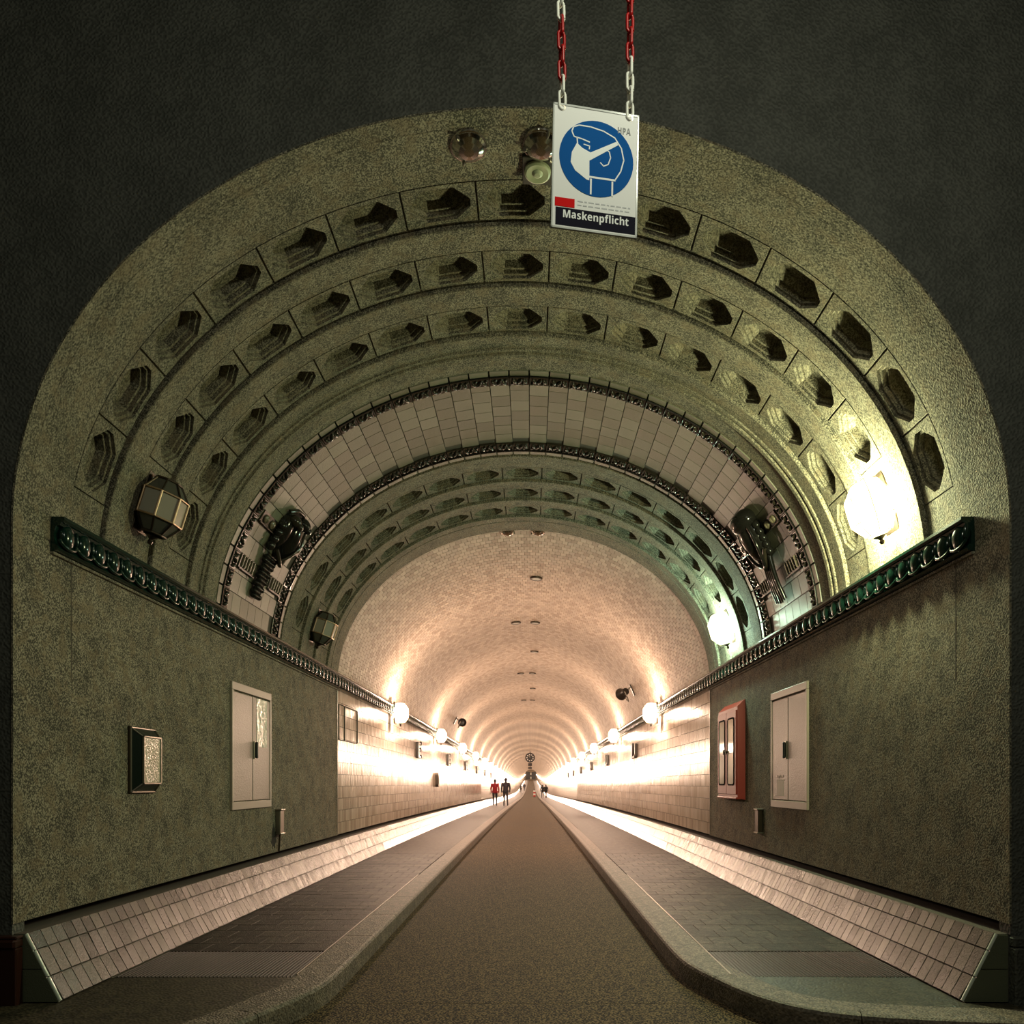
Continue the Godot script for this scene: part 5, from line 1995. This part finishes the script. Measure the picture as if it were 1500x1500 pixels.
func person_mesh(bones: Array, cell: float) -> ArrayMesh:
	# bones: [a, b, ra, rb, colour]; smooth union meshed as surface nets
	var lo := Vector3.ONE * 1e9
	var hi := -lo
	for q in bones:
		for e in 2:
			var r: float = maxf(q[2], q[3]) + 0.05
			lo = lo.min(q[e] - Vector3.ONE * r)
			hi = hi.max(q[e] + Vector3.ONE * r)
	var n := Vector3i(((hi - lo) / cell).ceil()) + Vector3i.ONE
	var val := PackedFloat32Array()
	val.resize(n.x * n.y * n.z)
	val.fill(1.0)
	var wsum := PackedFloat32Array()
	wsum.resize(val.size())
	var kk := 0.022
	for q in bones:
		var r: float = maxf(q[2], q[3]) + 0.06
		var l: Vector3 = ((q[0] as Vector3).min(q[1]) - Vector3.ONE * r - lo) / cell
		var u: Vector3 = ((q[0] as Vector3).max(q[1]) + Vector3.ONE * r - lo) / cell
		for z in range(maxi(0, int(l.z)), mini(n.z, int(u.z) + 2)):
			for y in range(maxi(0, int(l.y)), mini(n.y, int(u.y) + 2)):
				for x in range(maxi(0, int(l.x)), mini(n.x, int(u.x) + 2)):
					var i := (z * n.y + y) * n.x + x
					var d := capsule_d(lo + Vector3(x, y, z) * cell, q[0], q[1], q[2], q[3])
					var c := val[i]
					var h := maxf(kk - absf(d - c), 0.0) / kk
					val[i] = minf(d, c) - h * h * kk * 0.25
	var pos := {}
	var mb := MB.new()
	for z in n.z - 1:
		for y in n.y - 1:
			for x in n.x - 1:
				var i := (z * n.y + y) * n.x + x
				var s := 0
				var acc := Vector3.ZERO
				var cnt := 0
				var v := []
				for k in 8:
					v.append(val[i + (k & 1) + ((k >> 1) & 1) * n.x + ((k >> 2) & 1) * n.x * n.y])
					if v[k] < 0: s += 1
				if s == 0 or s == 8:
					continue
				for e in [[0, 1], [2, 3], [4, 5], [6, 7], [0, 2], [1, 3], [4, 6], [5, 7], [0, 4], [1, 5], [2, 6], [3, 7]]:
					var a: float = v[e[0]]
					var b: float = v[e[1]]
					if (a < 0) != (b < 0):
						var t := a / (a - b)
						var pa := Vector3(e[0] & 1, (e[0] >> 1) & 1, (e[0] >> 2) & 1)
						var pb := Vector3(e[1] & 1, (e[1] >> 1) & 1, (e[1] >> 2) & 1)
						acc += pa.lerp(pb, t)
						cnt += 1
				pos[i] = lo + (Vector3(x, y, z) + acc / cnt) * cell
	var nrm := {}
	var cols := {}
	for i in pos:
		var x: int = i % n.x
		var y: int = (i / n.x) % n.y
		var z: int = i / (n.x * n.y)
		var g := Vector3(val[i + 1] - val[maxi(i - 1, 0)], val[mini(i + n.x, val.size() - 1)] - val[maxi(i - n.x, 0)], val[mini(i + n.x * n.y, val.size() - 1)] - val[maxi(i - n.x * n.y, 0)])
		nrm[i] = g.normalized() if g.length() > 1e-6 else Vector3.UP
		var best := 1e9
		var bc := Color(0, 0, 0)
		for q in bones:
			var d := capsule_d(pos[i], q[0], q[1], q[2], q[3])
			if d < best:
				best = d
				bc = q[4]
		cols[i] = bc
	var st := [1, n.x, n.x * n.y]
	for i in pos:
		for ax in 3:
			var b: int = st[(ax + 1) % 3]
			var c: int = st[(ax + 2) % 3]
			var j: int = i + st[ax]
			if j >= val.size() or (val[i] < 0) == (val[j] < 0):
				continue
			var q := [i, i - b, i - b - c, i - c]
			if not (pos.has(q[1]) and pos.has(q[2]) and pos.has(q[3])):
				continue
			mb.col = cols[i]
			mb.quadn(pos[q[0]], pos[q[1]], pos[q[2]], pos[q[3]], nrm[q[0]], nrm[q[1]], nrm[q[2]], nrm[q[3]])
	var m := mat(Color(1, 1, 1), 0.8)
	m.vertex_color_use_as_albedo = true
	return mb.mesh(m)

func walker(jacket: Color, trousers: Color, hair: Color, stride: float, bulk: float) -> ArrayMesh:
	var skin := Color(0.42, 0.26, 0.18)
	var shoe := Color(0.02, 0.02, 0.02)
	var B := []
	var hipw := 0.085
	for sg in [-1.0, 1.0]:
		var st: float = stride * sg
		var hip := Vector3(sg * hipw, 0.90, 0)
		var knee := Vector3(sg * 0.095, 0.50, 0.04 - st * 0.20 - 0.02)
		var ank := Vector3(sg * 0.10, 0.09 + maxf(0.0, -st) * 0.06, -st * 0.42 + (0.06 if st < 0 else 0.0))
		B.append([hip, knee, 0.085 * bulk, 0.058, trousers])
		B.append([knee, ank, 0.056, 0.042, trousers])
		B.append([ank + Vector3(0, -0.05, 0.03), ank + Vector3(0, -0.055, -0.15), 0.04, 0.034, shoe])
		var sh := Vector3(sg * 0.185 * bulk, 1.40, 0)
		var el := Vector3(sg * 0.235 * bulk, 1.12, 0.05 + st * 0.10)
		var wr := Vector3(sg * 0.23 * bulk, 0.88, -0.04 + st * 0.22)
		B.append([sh, el, 0.060 * bulk, 0.050, jacket])
		B.append([el, wr, 0.050, 0.038, jacket])
		var palm := wr + Vector3(0, -0.085, -0.02)
		B.append([wr, palm, 0.028, 0.034, skin])
		for f in 4:
			var fo := Vector3(0, -0.01 - 0.005 * (1 - absi(f - 1)), -0.03 + f * 0.019)
			B.append([palm + fo, palm + fo + Vector3(-sg * 0.012, -0.065, -0.006), 0.010, 0.009, skin])
		B.append([wr + Vector3(0, -0.04, -0.03), wr + Vector3(-sg * 0.012, -0.09, -0.062), 0.012, 0.010, skin])
	B.append([Vector3(-0.07, 0.92, 0), Vector3(0.07, 0.92, 0), 0.115 * bulk, 0.115 * bulk, jacket])
	B.append([Vector3(0, 0.95, 0), Vector3(0, 1.20, 0), 0.135 * bulk, 0.145 * bulk, jacket])
	B.append([Vector3(-0.10, 1.33, 0.01), Vector3(0.10, 1.33, 0.01), 0.115 * bulk, 0.115 * bulk, jacket])
	B.append([Vector3(0, 1.38, 0.01), Vector3(0, 1.50, 0.0), 0.075, 0.058, jacket])
	B.append([Vector3(0, 1.48, 0), Vector3(0, 1.54, -0.01), 0.055, 0.055, skin])
	B.append([Vector3(0, 1.58, -0.025), Vector3(0, 1.65, -0.015), 0.075, 0.085, skin])
	B.append([Vector3(0, 1.585, -0.115), Vector3(0, 1.61, -0.105), 0.014, 0.010, skin])
	for sg in [-1.0, 1.0]:
		B.append([Vector3(sg * 0.085, 1.60, 0.0), Vector3(sg * 0.088, 1.63, 0.005), 0.016, 0.018, skin])
	B.append([Vector3(0, 1.60, 0.03), Vector3(0, 1.675, 0.012), 0.082, 0.092, hair])
	return person_mesh(B, 0.02)

func build_people() -> void:
	# persons walk into (towards -z) or out of the tunnel
	var dark := Color(0.02, 0.018, 0.02)
	var black := Color(0.012, 0.013, 0.012)
	var red := Color(0.26, 0.015, 0.02)
	var a := walker(red, dark, dark, 0.55, 1.08)
	var b := walker(Color(0.025, 0.02, 0.028), Color(0.035, 0.03, 0.035), dark, -0.5, 1.12)
	var c := walker(black, black, dark, 0.35, 1.05)
	for q in [[a, -2.26, 48.0, 0.0, 1.0, "person in a dark red jacket walking on the box lamp's side pavement"], [b, -1.52, 47.0, 0.1, 1.03, "person in a bulky dark coat walking beside the red jacket"], [c, 1.62, 97.0, 0.0, 1.0, "person in black close to the kerb, half of a walking pair"], [c, 2.1, 97.6, 0.1, 1.02, "person in black next to the tiled skirting, half of a walking pair"], [c, -2.0, 150.0, 0.0, 1.0, "distant person in dark clothes alone on the pavement"], [b, -1.5, 172.0, PI, 1.05, "farthest dark figure, close to the kerb deep inside the tunnel"]]:
		var o := inst("person", q[0], self, Transform3D(Basis(Vector3(0, 1, 0), q[3]).scaled(Vector3.ONE * q[4]), P(q[1], yo(q[2]) + 0.004, q[2])))
		tag(o, q[5], "person", "people walking in the tunnel")
